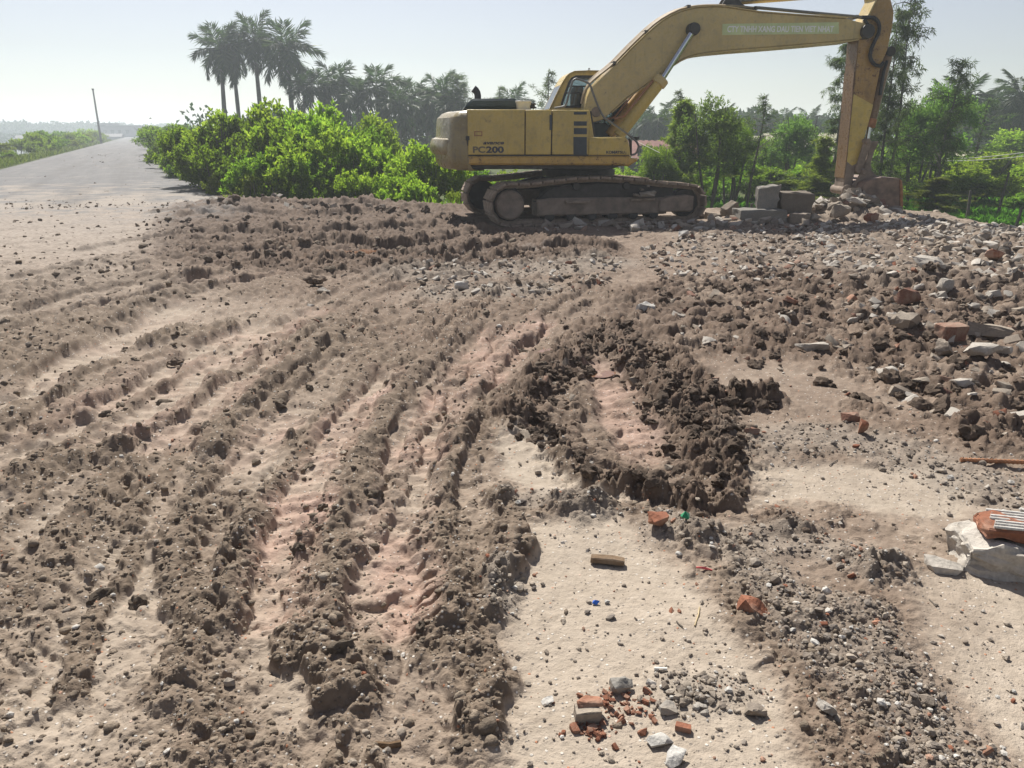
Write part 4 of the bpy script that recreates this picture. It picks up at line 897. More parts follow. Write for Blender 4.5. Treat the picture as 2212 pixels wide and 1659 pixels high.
for q in range(5):
    w = KN + .08 + q * (KF - KN - .16) / 4; e_ = s_[-1]; d_ = s_[-2]; dx, dz = e_[0] - d_[0], e_[1] - d_[1]; L = math.hypot(dx, dz); dx, dz = dx / L, dz / L
    MB().prism([(e_[0] - .06 * dx + .03 * dz, e_[1] - .06 * dz - .03 * dx), (e_[0] + .17 * dx, e_[1] + .17 * dz), (e_[0] - .06 * dx - .05 * dz, e_[1] - .06 * dz + .05 * dx)], w - .04, w + .04, .008).build('tooth', M['mud_steel'], BK)
for w in (-.36, .17):
    MB().prism(pl(cK, [(285, 1078), (300, 1048), (340, 1035), (392, 985), (440, 905), (480, 880), (530, 900), (575, 935), (620, 958), (520, 985), (450, 1030), (445, 1085), (370, 1098), (330, 1115), (300, 1112)], w), w, w + .05, .008).build('hinge_ear', M['mud_steel'], BK)
for w in (-.405, -.345, .21): 
    s, z = loc(cK(310, 1075), w); MB().cyl((s, w, z), (s, w + .035, z), .115, 24, .008).build('seal_ring', M['mud_steel'], BK, 40)
pinboss(cK, 470, 905, -.42, .26, .055, 'bucket_pin', M['mud_steel'], BK)

# -- undercarriage (turned a little further than the upper body)
cu_, su_ = math.cos(UND_A), math.sin(UND_A)
def U(f, l, z): return (f * cu_ - l * su_, f * su_ + l * cu_, z)
def ubuild(mb, name, mat, parent=EX, smooth=None):
    mb.v = [U(*p) for p in mb.v]; return mb.build(name, mat, parent, smooth)
SPC, SPR, IDC, IDR = (-1.68, .365), .365, (1.70, .335), .335
path = []
for q in range(15):
    a = math.pi * (1.5 - q / 14); path.append((SPC[0] + SPR * math.cos(a), SPC[1] + SPR * math.sin(a)))
path += [(-1.30, .735), (-.9, .775), (-.45, .815), (0, .825), (.35, .80), (.8, .765), (1.2, .71), (1.5, .685)]
for q in range(15):
    a = math.pi * (.5 - q / 14); path.append((IDC[0] + IDR * math.cos(a), IDC[1] + IDR * math.sin(a)))
path.append(path[0])
PT = np.array(path); seg = np.hypot(*np.diff(PT, axis=0).T); cum = np.concatenate([[0], np.cumsum(seg)]); LT = cum[-1]; NS = 42
SH = MB(); pit = LT / NS
SH.box((0, 0, -.012), (pit * .87, .60, .042), .008)
for gx_, gh in ((-.36, .016), (0, .014), (.36, .016)): SH.prism([(gx_ * pit - .011, .0), (gx_ * pit + .011, .0), (gx_ * pit + .006, gh), (gx_ * pit - .006, gh)], -.295, .295, .002)
SH.box((0, -.1, -.055), (pit * 1.05, .05, .07), .01); SH.box((0, .1, -.055), (pit * 1.05, .05, .07), .01)
shoe_me = SH.mesh('track_shoe', M['shoe_steel'])
rs = random.Random(5)
for side in (-1, 1):
    l0 = side * 1.10
    for q in range(NS):
        t0 = (q + .5) / NS * LT; f_ = np.interp(t0, cum, PT[:, 0]); z_ = np.interp(t0, cum, PT[:, 1])
        t1, t2 = (t0 + .04) % LT, (t0 - .04) % LT
        df = np.interp(t1, cum, PT[:, 0]) - np.interp(t2, cum, PT[:, 0]); dz = np.interp(t1, cum, PT[:, 1]) - np.interp(t2, cum, PT[:, 1])
        an = math.atan2(dz, df)
        o = link('track_shoe', shoe_me, EX)
        X = Vector(U(math.cos(an), 0, math.sin(an))).normalized(); Yv = Vector(U(0, 1, 0)).normalized(); Zv = X.cross(Yv)
        p = U(f_, l0, z_)
        o.matrix_local = Matrix(((X.x, Yv.x, Zv.x, p[0]), (X.y, Yv.y, Zv.y, p[1]), (X.z, Yv.z, Zv.z, p[2] + rs.uniform(-.004, .004)), (0, 0, 0, 1)))
    TF = ubuild(MB().prism([(-1.18, .16), (1.30, .15), (1.30, .40), (1.22, .44), (.2, .46), (-.9, .47), (-1.18, .44)], l0 - .20, l0 + .20, .03), 'track_frame', M['mud_steel'])
    ubuild(MB().prism([(-1.2, .40), (1.5, .38), (1.45, .62), (.3, .72), (-.6, .71), (-.95, .62)], l0 - .10, l0 + .10, .03), 'frame_spine', M['dark_steel'], TF)
    nw = l0 - .235 if side < 0 else l0 + .235
    ubuild(MB().cyl((SPC[0], l0 - .10, SPC[1]), (SPC[0], l0 + .10, SPC[1]), SPR - .075, 32, .02), 'sprocket', M['dark_steel'], EX, 40)
    ubuild(MB().cyl((SPC[0], nw, SPC[1]), (SPC[0], l0, SPC[1]), .255, 36, .03), 'final_drive', M['mud_steel'], EX, 40)
    ubuild(MB().cyl((IDC[0], l0 - .09, IDC[1]), (IDC[0], l0 + .09, IDC[1]), IDR - .075, 32, .02), 'idler', M['dark_steel'], EX, 40)
    ubuild(MB().prism([(1.12, .19), (1.74, .18), (1.80, .22), (1.80, .46), (1.68, .485), (1.30, .46), (1.12, .40)], nw - .02 if side < 0 else l0, l0 if side < 0 else nw + .02, .02), 'idler_guard', M['mud_steel'])
    for f_ in (-.95, -.55, -.15, .25, .65, 1.05):
        ubuild(MB().cyl((f_, l0 - .19, .155), (f_, l0 + .19, .155), .095, 20, .015), 'track_roller', M['dark_steel'], EX, 40)
    for f_ in (-.45, .5): ubuild(MB().cyl((f_, l0 - .16, .66), (f_, l0 + .16, .66), .07, 16, .01), 'carrier_roller', M['dark_steel'], EX, 40)
    ubuild(MB().box((-.45, nw + .0, .40), (.46, .09, .045), .008), 'step', M['shoe_steel'])
    ubuild(MB().prism([(.55, .395), (1.02, .40), (1.02, .44), (.55, .435)], nw - .03 if side < 0 else l0, l0 if side < 0 else nw + .03, .008), 'ledge', M['shoe_steel'])
m = MB(); m.prism([(-.55, .30), (.55, .30), (.45, .66), (-.45, .66)], -1.0, 1.0, .04); m.box((0, 0, .62), (1.3, 1.3, .14), .03); ubuild(m, 'car_body', M['dark_steel'])
EX.location.z = 0.0
# tub left on the deck
tp = loc(cA(735, 297), -.95); zt0 = zt + .0
wx, wy = EXC_X + tp[0] * ca_ + .95 * sa_, EXC_Y + tp[0] * sa_ - .95 * ca_
T_ = empty('plastic_tub', (wx, wy, zt0 + .002)); tag(T_, 'small white plastic tub standing on the excavator deck behind the cab', 'tub')
m = MB(); m.tube([(0, 0, 0), (0, 0, .0005), (0, 0, .12), (0, 0, .12)], [.10, .115, .135, .12], 20); m.build('tub_body', M['white_plastic'], T_, 40)
MB().cyl((0, 0, .12), (0, 0, .15), .145, 20, .006).build('lid', M['white_plastic'], T_, 40)
# ------------------------------------------------------------------ plants: materials
def leaf_mat(key, lo, hi, trans=.45, rough=.55, spec=.14):
    t = NT(key); g = t.n('ShaderNodeNewGeometry'); oi = t.n('ShaderNodeObjectInfo')
    c = t.ramp(g.outputs['Random Per Island'], [(0, lo), (.6, tuple((a + b) / 2 for a, b in zip(lo, hi))), (1, hi)])
    hsv = t.n('ShaderNodeHueSaturation'); t.l(c, hsv.inputs['Color'])
    v = t.math('ADD', .82, t.math('MULTIPLY', oi.outputs['Random'], .36)); t.l(v, hsv.inputs['Value'])
    h = t.math('ADD', .485, t.math('MULTIPLY', oi.outputs['Random'], .03)); t.l(h, hsv.inputs['Hue'])
    c = hsv.outputs['Color']
    t.col(c); t.set(rough, 0, spec)
    tl = t.n('ShaderNodeBsdfTranslucent'); c2 = t.mix(1.0, c, (1.35, 1.55, .75), 'MULTIPLY'); t.l(c2, tl.inputs['Color'])
    mx = t.n('ShaderNodeMixShader'); mx.inputs[0].default_value = trans
    t.l(t.b.outputs[0], mx.inputs[1]); t.l(tl.outputs[0], mx.inputs[2]); t.l(mx.outputs[0], t.out.inputs['Surface'])
    M[key] = t.m
leaf_mat('leaf_bright', (.13, .20, .025), (.31, .37, .065), .64)
leaf_mat('leaf_mid', (.085, .15, .02), (.21, .285, .042), .6)
leaf_mat('leaf_olive', (.13, .17, .03), (.25, .28, .06), .58)
leaf_mat('leaf_tree', (.085, .145, .040), (.19, .265, .075), .58)
leaf_mat('leaf_fine', (.05, .082, .034), (.115, .15, .06), .5)
leaf_mat('leaf_palm', (.025, .05, .020), (.07, .11, .035), .35, .5, .14)
leaf_mat('leaf_far', (.03, .06, .028), (.06, .10, .045), .3)
leaf_mat('leaf_pond', (.055, .13, .02), (.12, .22, .04), .5)
leaf_mat('grass_blade', (.07, .10, .025), (.19, .20, .07), .4)
plain('bark', (.10, .085, .07), .9, 0, .35, 12, .5)
plain('palm_bark', (.15, .14, .125), .9, 0, .3, 6, .5)
plain('stem_green', (.07, .085, .03), .8, 0, .3, 9, .2)

def leaves(C, Dv, Nv, L, W, fold=.25):
    """one folded four-cornered leaf per row"""
    C = np.asarray(C, float); Dv = np.asarray(Dv, float); Nv = np.asarray(Nv, float); n = len(C)
    Dv /= np.linalg.norm(Dv, axis=1, keepdims=True) + 1e-9
    S = np.cross(Dv, Nv); S /= np.linalg.norm(S, axis=1, keepdims=True) + 1e-9
    Nn = np.cross(S, Dv)
    L = np.broadcast_to(np.asarray(L, float), (n,))[:, None]; W = np.broadcast_to(np.asarray(W, float), (n,))[:, None]
    a = C; b = C + Dv * L * .45 + S * W * .5 + Nn * W * fold; c = C + Dv * L - Nn * L * .12; d = C + Dv * L * .45 - S * W * .5 + Nn * W * fold
    V = np.stack([a, b, c, d], 1).reshape(-1, 3)
    return V, np.arange(4 * n).reshape(n, 4)
def rdir(r, n):
    v = r.normal(size=(n, 3)); return v / np.linalg.norm(v, axis=1, keepdims=True)
def lobe_crown(seed, W, Hh, z0, nl, ncl, per, L, Wd, spread=.16, up=.5, shoots=.25):
    r = np.random.default_rng(seed); lob = []
    for k in range(nl):
        a = r.uniform(0, 6.28); q = math.sqrt(r.uniform(0, 1)) * .62; zc = z0 + (Hh - z0) * r.uniform(.22, .78) * (1 - .35 * q)
        rad = r.uniform(.22, .40) * W * .62
        lob.append((q * W * .5 * math.cos(a), q * W * .5 * math.sin(a), zc, rad, rad * r.uniform(.8, 1.2)))
    lob = np.array(lob); pick = r.integers(0, nl, ncl); o = lob[pick]
    d = rdir(r, ncl); d[:, 2] = np.abs(d[:, 2]) * .9 - .18 * r.uniform(0, 1, ncl); rr_ = r.uniform(.62, 1.05, ncl)
    cen = o[:, :3] + d * np.stack([o[:, 3], o[:, 3], o[:, 4]], 1) * rr_[:, None]
    sh = r.uniform(0, 1, ncl) < shoots; cen[sh, 2] += r.uniform(.0, .3, sh.sum()) * (Hh * .16)
    cen[:, 2] = np.clip(cen[:, 2], z0 * .5 + .05, Hh)
    out = d + np.array([0, 0, up]); out /= np.linalg.norm(out, axis=1, keepdims=True)
    n = ncl * per; k = np.repeat(np.arange(ncl), per); t = r.uniform(0, 1, n)
    side = rdir(r, n)
    C = cen[k] + out[k] * (t[:, None] - .5) * spread * 1.5 + side * spread * .45 * r.uniform(.2, 1, n)[:, None]
    D = out[k] * .55 + side + np.array([0, 0, .12]); N = out[k] + rdir(r, n) * .6 + np.array([0, 0, .4])
    return leaves(C, D, N, L * r.uniform(.65, 1.25, n), Wd * r.uniform(.7, 1.2, n))
def stems_mesh(seed, W, Hh, ns, r0, mat, name='stem'):
    r = random.Random(seed); m = MB()
    for k in range(ns):
        a = r.uniform(0, 6.28); q = r.uniform(.1, .4) * W; x, y = .08 * W * math.cos(a), .08 * W * math.sin(a)
        pts = [(x, y, -.15)] + [(x + q * t * math.cos(a) + r.uniform(-.06, .06), y + q * t * math.sin(a) + r.uniform(-.06, .06), Hh * .85 * t) for t in (.25, .5, .75, 1.0)]
        m.tube(pts, [r0, r0 * .85, r0 * .65, r0 * .45, r0 * .2], 5)
    return m.mesh(name, mat, 60)
def plant(name, crown_me, stem_me, crown='foliage', stem='stem'):
    o = empty(name); link(crown, crown_me, o); link(stem, stem_me, o); return o
BUSH = []
for k, (W, Hh, nl, ncl, per, L, Wd, mat) in enumerate(((2.6, 2.4, 12, 340, 20, .12, .078, 'leaf_bright'), (2.6, 2.4, 10, 320, 22, .115, .075, 'leaf_bright'), (2.4, 2.4, 11, 330, 20, .115, .075, 'leaf_mid'), (2.6, 2.2, 12, 300, 18, .10, .06, 'leaf_olive'), (2.6, 2.4, 13, 360, 20, .11, .072, 'leaf_mid'))):
    V, F = lobe_crown(100 + k, W, Hh, .3, nl, ncl, per, L, Wd, .13, .8, .4)
    BUSH.append((np_mesh('foliage', V, F, M[mat]), stems_mesh(200 + k, W, Hh, 7, .028, M['bark']), W, Hh))
def put(tpl, name, u, Y, vtop, width, zb, label, cat, group=None, rz=None, crown='foliage', stem='stem'):
    me_c, me_s, W, Hh = tpl
    zt_ = at(u, vtop, Y)[2]; h_ = max(.3, zt_ - zb)
    o = plant(name, me_c, me_s, crown, stem); o.location = (xat(u, Y, zb + h_ * .5), Y, zb)
    o.rotation_euler = (0, 0, rs.uniform(0, 6.28) if rz is None else rz); o.scale = (width / W, width / W, h_ / Hh)
    return tag(o, label, cat, group)
BL = 'leafy green bush in the thicket between the dyke road and the excavator'
G1 = 'bushes in the thicket between road and excavator'
for u, Y, vt, w, k, lab in (
    (425, 24.5, 250, 2.2, 2, 'dark green bush at the roadside corner of the thicket'), (402, 30, 282, 2.2, 2, None), (470, 23.5, 228, 2.4, 0, None), (520, 23, 218, 2.7, 2, None), (600, 23.5, 204, 2.8, 0, None),
    (668, 22.6, 196, 2.8, 1, 'tallest bright green bush in the thicket left of the excavator'), (738, 23, 230, 2.6, 4, None), (790, 21.6, 282, 2.0, 0, None), (560, 21, 296, 2.2, 4, None), (640, 20.6, 292, 2.2, 0, None),
    (718, 20.4, 312, 2.2, 2, None), (840, 21.4, 300, 2.2, 1, None), (890, 20.6, 296, 2.2, 0, None), (945, 20.8, 292, 2.2, 1, 'yellow-green bush right behind the counterweight'), (1030, 21.5, 348, 2.0, 2, 'dark bush seen under the belly of the excavator'),
    (1095, 20.6, 356, 1.8, 3, None), (450, 22.6, 285, 2.0, 2, None), (500, 22, 270, 2.2, 4, None), (580, 21.8, 258, 2.4, 0, None), (630, 22, 232, 2.4, 2, None), (700, 21.4, 258, 2.4, 1, None), (765, 22.2, 262, 2.2, 4, None), (810, 22.2, 300, 2.2, 2, None), (482, 21.3, 366, 1.3, 3, 'low olive bush beside the litter at the road edge'), (545, 20, 362, 1.3, 3, None), (600, 19.9, 352, 1.6, 4, None), (690, 19.6, 368, 1.4, 2, None), (770, 19.6, 352, 1.6, 1, None),
    (835, 19.4, 372, 1.4, 0, None), (900, 19.3, 366, 1.4, 0, None), (985, 19.0, 402, .9, 3, 'small pale leafy shrub touching the rear of the far track'), (1050, 19.2, 385, 1.2, 3, None)):
    put(BUSH[k], 'bush', u, Y, vt, w, -.45 if u < 500 else -.95, lab or BL, 'bush', G1)
G2 = 'shrubs along the right edge of the dyke road'
for u, Y, vt, w, k in ((380, 37, 268, 2.8, 2), (392, 33, 290, 2.2, 0), (366, 47, 258, 3.2, 4), (372, 42, 276, 2.2, 2), (356, 60, 262, 4, 2), (350, 78, 264, 5, 4), (345, 105, 266, 6, 2), (341, 140, 270, 7, 4), (420, 45, 276, 3, 2), (400, 58, 256, 4, 4), (385, 80, 258, 5, 2), (430, 70, 264, 4, 4), (398, 30, 335, 1.5, 3), (384, 33.5, 325, 1.6, 3), (378, 37, 318, 1.6, 2), (370, 41, 312, 1.8, 3), (362, 47, 305, 2, 2), (357, 54, 300, 2.2, 3), (418, 27.5, 345, 1.4, 3), (405, 28.6, 340, 1.5, 2)):
    put(BUSH[k], 'bush', u, Y, vt, w, -.6, 'dark shrub in the row along the far right edge of the dyke road', 'bush', G2)
# left bank of the road
G3 = 'weedy shrubs on the left bank of the road'
r3 = random.Random(31)
for q in range(64):
    a = 29 * (1.031 ** q) + r3.uniform(-.6, .6); b = -4.6 - r3.uniform(0, 2.4) * (1 + a / 200); x, y = rline(a, b)
    k = r3.choice((2, 3, 4, 3, 0)); o = plant('shrub', BUSH[k][0], BUSH[k][1]); sc_ = r3.uniform(.42, .80) * (1 + a / 300) * (.45 if a < 62 else 1)
    o.location = (x, y, -.35); o.rotation_euler = (0, 0, r3.uniform(0, 6)); o.scale = (sc_ * 1.2, sc_ * 1.2, sc_)
    tag(o, 'weedy green shrub on the bank between the road and the water', 'shrub', G3)
r_ = np.random.default_rng(5); n = 26000
a = 22 + 150 * r_.uniform(0, 1, n) ** 2; b = -(4.1 + r_.gamma(1.6, 1.1, n)); b = np.where(r_.uniform(0, 1, n) < .25, 4.3 + r_.gamma(1.5, .4, n), b); b[(b > 0) & (a < 27)] *= -1.2
gx_ = ROAD_C + ROAD_K * a + b / math.hypot(1, ROAD_K); gy_ = a - ROAD_K / math.hypot(1, ROAD_K) * b
zz = -.08 - 1.7 * sstep(4.5, 11, -b) - .9 * sstep(4.6, 8, b)
V, F = leaves(np.stack([gx_, gy_, zz], 1), np.stack([r_.normal(0, .35, n), r_.normal(0, .35, n), np.ones(n)], 1), rdir(r_, n), r_.uniform(.18, .5, n), r_.uniform(.02, .05, n) * (1 + a / 60))
tag(link('grass', np_mesh('grass', V, F, M['grass_blade'])), 'rough grass along both verges of the road', kind='stuff')

# feathery trees
def feather(seed, Hh, W, nb, per, L, Wd, base=.12, droop=.5, mat='leaf_fine', nsub=5, thin=1.0):
    r = np.random.default_rng(seed); m = MB(); bx, by = r.uniform(-.06, .06, 2) * Hh
    tr = [(bx * t * t + .02 * Hh * math.sin(5 * t + seed), by * t * t, Hh * t - .1 * (t == 0)) for t in np.linspace(0, 1, 9)]
    m.tube(tr, [Hh * .011 * thin * (1 - .9 * t) + .004 for t in np.linspace(0, 1, 9)], 6)
    Cs, Ds_, Ns = [], [], []
    for k in range(nb):
        t = base + (1 - base) * (k + r.uniform(0, 1)) / nb; a = r.uniform(0, 6.28)
        shape = (.50 + .50 * math.sin(math.pi * min(1, ((t - base) / (1 - base)) ** .85))) * (1 - .62 * t * t) * (.72 + .4 * math.sin(9 * t + seed * 2))
        ln = W * .60 * shape * r.uniform(.35, 1.35); p0 = np.array([np.interp(t, np.linspace(0, 1, 9), [q[i] for q in tr]) for i in range(3)])
        el = R(r.uniform(15, 55)); d0 = np.array([math.cos(a) * math.cos(el), math.sin(a) * math.cos(el), math.sin(el)])
        pts = [p0 + d0 * ln * s - np.array([0, 0, droop * ln * .5 * s * s]) for s in (0, .35, .7, 1)]
        m.tube(pts, [.014 * thin, .010 * thin, .007, .004], 4, False)
        for s_ in range(nsub):
            s = r.uniform(.25, 1.05); c0_ = p0 + d0 * ln * s - np.array([0, 0, droop * ln * .5 * s * s])
            dd = d0 * .5 + rdir(r, 1)[0] * .7; dd[2] -= .15
            q = r.uniform(0, 1, per)[:, None]; tw = c0_ + dd * q * (.16 * ln + .12) + r.normal(0, .03, (per, 3)) - np.array([0, 0, 1]) * q ** 2 * .12 * droop
            Cs.append(tw); e = dd * .6 + rdir(r, per) * .75; e[:, 2] -= droop * .8; Ds_.append(e); Ns.append(rdir(r, per))
    C = np.concatenate(Cs); nL = len(C)
    V, F = leaves(C, np.concatenate(Ds_), np.concatenate(Ns), L * r.uniform(.6, 1.3, nL), Wd, .1)
    return np_mesh('crown', V, F, M[mat]), m.mesh('trunk', M['bark'], 60), W, Hh
FE = [feather(1, 5, 2.6, 100, 26, .19, .042, mat='leaf_tree'), feather(2, 5, 2.4, 95, 24, .18, .036, mat='leaf_olive'), feather(3, 6.5, 3.4, 90, 24, .17, .020, droop=1.0, mat='leaf_fine', base=.08),
      feather(4, 5, 1.7, 42, 9, .16, .022, droop=.3, mat='leaf_fine', base=.2), feather(5, 4, 3.0, 80, 30, .17, .055, mat='leaf_tree', base=.1, droop=.2, nsub=7), feather(6, 5, 2.8, 70, 12, .16, .022, droop=.8, mat='leaf_fine', base=.25)]
LT = []
for k in range(3):
    V, F = lobe_crown(311 + k, 2.7, 5.0, .7, 22, 520, 18, .125, .052, .2, .5, .5); V[:, 2] = np.where(V[:, 2] > 0, V[:, 2], .2)
    V2 = V * (1, 1, 1); tz_ = V2[:, 2] / 5.0; taper = 1.0 - .45 * np.clip(tz_ - .35, 0, 1) / .65; V2[:, 0] *= taper; V2[:, 1] *= taper
    LT.append((np_mesh('crown', V2, F, M[('leaf_tree', 'leaf_mid', 'leaf_tree')[k]]), stems_mesh(321 + k, 1.6, 4.6, 4, .05, M['bark'], 'trunk'), 2.7, 4.25))
def round_tree(k, u, Y, vt, w, zb, label): return put(LT[k], 'tree', u, Y, vt, w, zb, label, 'tree', None, None, 'crown', 'trunk')
def tree(k, name, u, Y, vt, w, zb, label, group=None, cat='tree'):
    return put(FE[k], name, u, Y, vt, w * 1.18, zb, label, cat, group, None, 'crown', 'trunk')
tree(1, 'tree', 1478, 27, 222, 2.2, -1.1, 'olive feathery tree just right of the boom cylinder and the red roof')
round_tree(0, 1535, 26, 208, 2.9, -1.1, 'tall pointed green tree with a bare dark trunk before the grey shed')
round_tree(1, 1582, 28, 246, 2.6, -1.1, 'bushy green tree close to the right of the pointed tree')
round_tree(1, 1425, 26, 305, 2.0, -1.1, 'low feathery tree in front of the red-roofed house')
tree(3, 'tree', 1628, 25.5, 206, 1.5, -1.1, 'thin sparse sapling standing left of the concrete blocks')
tree(3, 'tree', 1470, 30, 195, 1.6, -1.1, 'sparse twiggy tree whose bare tips rise behind the olive tree')
round_tree(2, 1722, 33, 234, 3.4, -1.1, 'round dense dark green tree between the two pale roofs')
round_tree(1, 1660, 34, 288, 2.6, -1.1, 'small round dark tree left of the dense tree and before the pale roof')
tree(2, 'casuarina_tree', 1800, 27, 92, 2.9, -1.1, 'tall drooping casuarina behind the left edge of the excavator arm')
tree(2, 'casuarina_tree', 1925, 26.5, 18, 2.5, -1.1, 'tallest thin casuarina right behind the excavator arm', None)
tree(5, 'casuarina_tree', 1945, 29, -40, 2.6, -1.1, 'sparse airy casuarina rising above the top of the arm')
tree(2, 'casuarina_tree', 1880, 30, 200, 2.6, -1.1, 'casuarina seen to the left of the bucket linkage')
round_tree(2, 1990, 30, 196, 3.2, -1.1, 'dark green tree right of the bucket with a tangled crown')
round_tree(0, 2028, 31, 180, 3.4, -1.1, 'full rounded tree below the palms at the right')
tree(5, 'tree', 2045, 27, 130, 2.4, -1.1, 'sparse tree with hanging leaf tips right of the full rounded tree')
tree(3, 'tree', 2110, 40, 215, 3.0, -1.1, 'airy dark tree before the right-hand palms')
tree(1, 'tree', 1765, 26, 300, 1.6, -1.1, 'olive shrubby tree left of the arm')
tree(5, 'tree', 985, 60, 160, 4.5, -1, 'sparse twiggy tree above the palms left of the exhaust pipe')
tree(3, 'tree', 1180, 40, 155, 2.2, -1, 'narrow sparse tree rising behind the rear of the cab')
tree(3, 'tree', 1085, 55, 190, 2.6, -1, 'thin sparse tree rising behind the engine hood')
V, F = lobe_crown(301, 2.0, 3.0, .9, 9, 230, 20, .10, .065)
SAP = (np_mesh('crown', V, F, M['leaf_bright']), stems_mesh(302, 1.0, 2.6, 3, .03, M['bark'], 'trunk'), 2.0, 3.0)
put(SAP, 'sapling', 838, 25, 226, 1.9, -.9, 'young broad-leaved tree standing clear above the bushes below the palms', 'tree', None, None, 'crown', 'trunk')
put(SAP, 'sapling', 2195, 45, 268, 3.6, -1.1, 'bright round tree at the far right below the palms', 'tree', None, None, 'crown', 'trunk')
G4 = 'bushes beyond the pond behind the rubble'
for u, Y, vt, w, k in ((2050, 33, 350, 3.2, 1), (2120, 35, 325, 3.4, 0), (2195, 35, 322, 3.2, 1), (2250, 33, 330, 3.2, 0), (2090, 30, 372, 2.6, 2), (2170, 29, 375, 2.6, 0), (2010, 29.5, 380, 2.4, 4), (1985, 34, 330, 3, 2), (2240, 27, 400, 2.4, 4),
                       (1645, 30, 352, 2.6, 2), (1700, 31, 345, 2.6, 4), (1455, 28, 352, 2.4, 0), (1395, 27, 352, 2.2, 2), (1560, 30, 366, 2.6, 4), (1345, 27, 360, 2.2, 0), (1510, 31, 350, 2.4, 2), (1600, 31, 340, 2.4, 2), (1800, 31, 340, 2.6, 4), (1900, 32, 350, 2.8, 2), (1250, 27, 362, 2.6, 2), (1170, 26, 365, 2.4, 4), (2300, 30, 340, 3.4, 2)):
    put(BUSH[k], 'bush', u, Y, vt, w, -1.1, 'leafy green bush beyond the pond' + (' at the right' if False else '') + ', among the trees behind the rubble', 'bush', G4)
for u, Y, vt, w in ((1760, 25.5, 385, 2.4), (1700, 26, 392, 2.0), (2030, 26, 385, 2.2)):
    tree(1, 'shrub', u, Y, vt, w, -1.1, 'yellow-green feathery shrub at the edge of the pond', 'feathery shrubs by the pond', 'shrub')
# pond cover and weeds
r_ = np.random.default_rng(8); n = 30000
x = r_.uniform(2, 34, n); y = 17.5 + 14 * r_.uniform(0, 1, n) ** 1.2
eY = edge_at(x, 17, 8.5); y = np.where(y < eY + 1.2, eY + 1.2 + r_.uniform(0, 6, n), y)
V, F = leaves(np.stack([x, y, -1.06 + .1 * r_.uniform(0, 1, n)], 1), np.stack([r_.normal(0, .6, n), r_.normal(0, .6, n), np.ones(n)], 1), rdir(r_, n), r_.uniform(.14, .30, n), r_.uniform(.08, .15, n))
tag(link('water_weeds', np_mesh('water_weeds', V, F, M['leaf_pond'])), 'carpet of broad-leaved water plants covering the pond', kind='stuff')
r_ = np.random.default_rng(9); n = 14000
x = r_.uniform(-9, 3, n); eY = edge_at(x, 22, 17); y = eY + .5 + r_.uniform(0, 2.6, n)
V, F = leaves(np.stack([x, y, -.15 - .8 * sstep(.2, 2, y - eY)], 1), np.stack([r_.normal(0, .5, n), r_.normal(0, .5, n), np.ones(n)], 1), rdir(r_, n), r_.uniform(.12, .45, n), r_.uniform(.03, .08, n))
tag(link('undergrowth', np_mesh('undergrowth', V, F, M['leaf_mid'])), 'low weeds at the foot of the bushes', kind='stuff')

# palms
def frond(seed, Lf, nlf, lw, ll, arch, ruffle):
    r = np.random.default_rng(seed); s = np.linspace(0, 1, 14)
    px = Lf * (s - .12 * arch * s ** 2); pz = Lf * (.30 * s - arch * .62 * s ** 2.1)
    m = MB(); m.tube([(a, 0, b) for a, b in zip(px, pz)], [.035 * (1 - .85 * q) + .004 for q in s], 4)
    t = np.repeat(np.linspace(.14, 1, nlf), 2); sd = np.tile([-1, 1], nlf); n = len(t)
    C = np.stack([np.interp(t, s, px), np.zeros(n), np.interp(t, s, pz)], 1)
    T = np.stack([np.gradient(px, s), np.zeros(14), np.gradient(pz, s)], 1); T = np.stack([np.interp(t, s, T[:, i]) for i in range(3)], 1); T /= np.linalg.norm(T, axis=1, keepdims=True)
    D = T * (.55 + .5 * t[:, None]) + np.stack([np.zeros(n), sd * (1.0 - .35 * t), r.normal(-.28, ruffle, n)], 1)
    Ln = ll * (.5 + np.sin(np.clip(t, .1, .97) * 3.0) * .75) * r.uniform(.85, 1.1, n)
    V, F = leaves(C, D, np.tile([0, 0, 1.0], (n, 1)) + r.normal(0, .25, (n, 3)), Ln, lw, -.1)
    V2 = np.array(m.v); F2 = [f for f in m.f if len(f) == 4]
    return np_mesh('frond', np.concatenate([V, V2]), np.concatenate([F, np.array(F2) + len(V)]), M['leaf_palm'])
ROY = [frond(11, 2.9, 46, .11, 1.0, .75, .5), frond(12, 2.9, 46, .10, 1.0, 1.05, .5), frond(13, 2.5, 40, .10, .95, .35, .5)]
COC = [frond(21, 3.0, 40, .10, .95, .9, .2), frond(22, 3.0, 40, .10, .95, 1.25, .2), frond(23, 2.8, 36, .10, .9, .45, .15)]
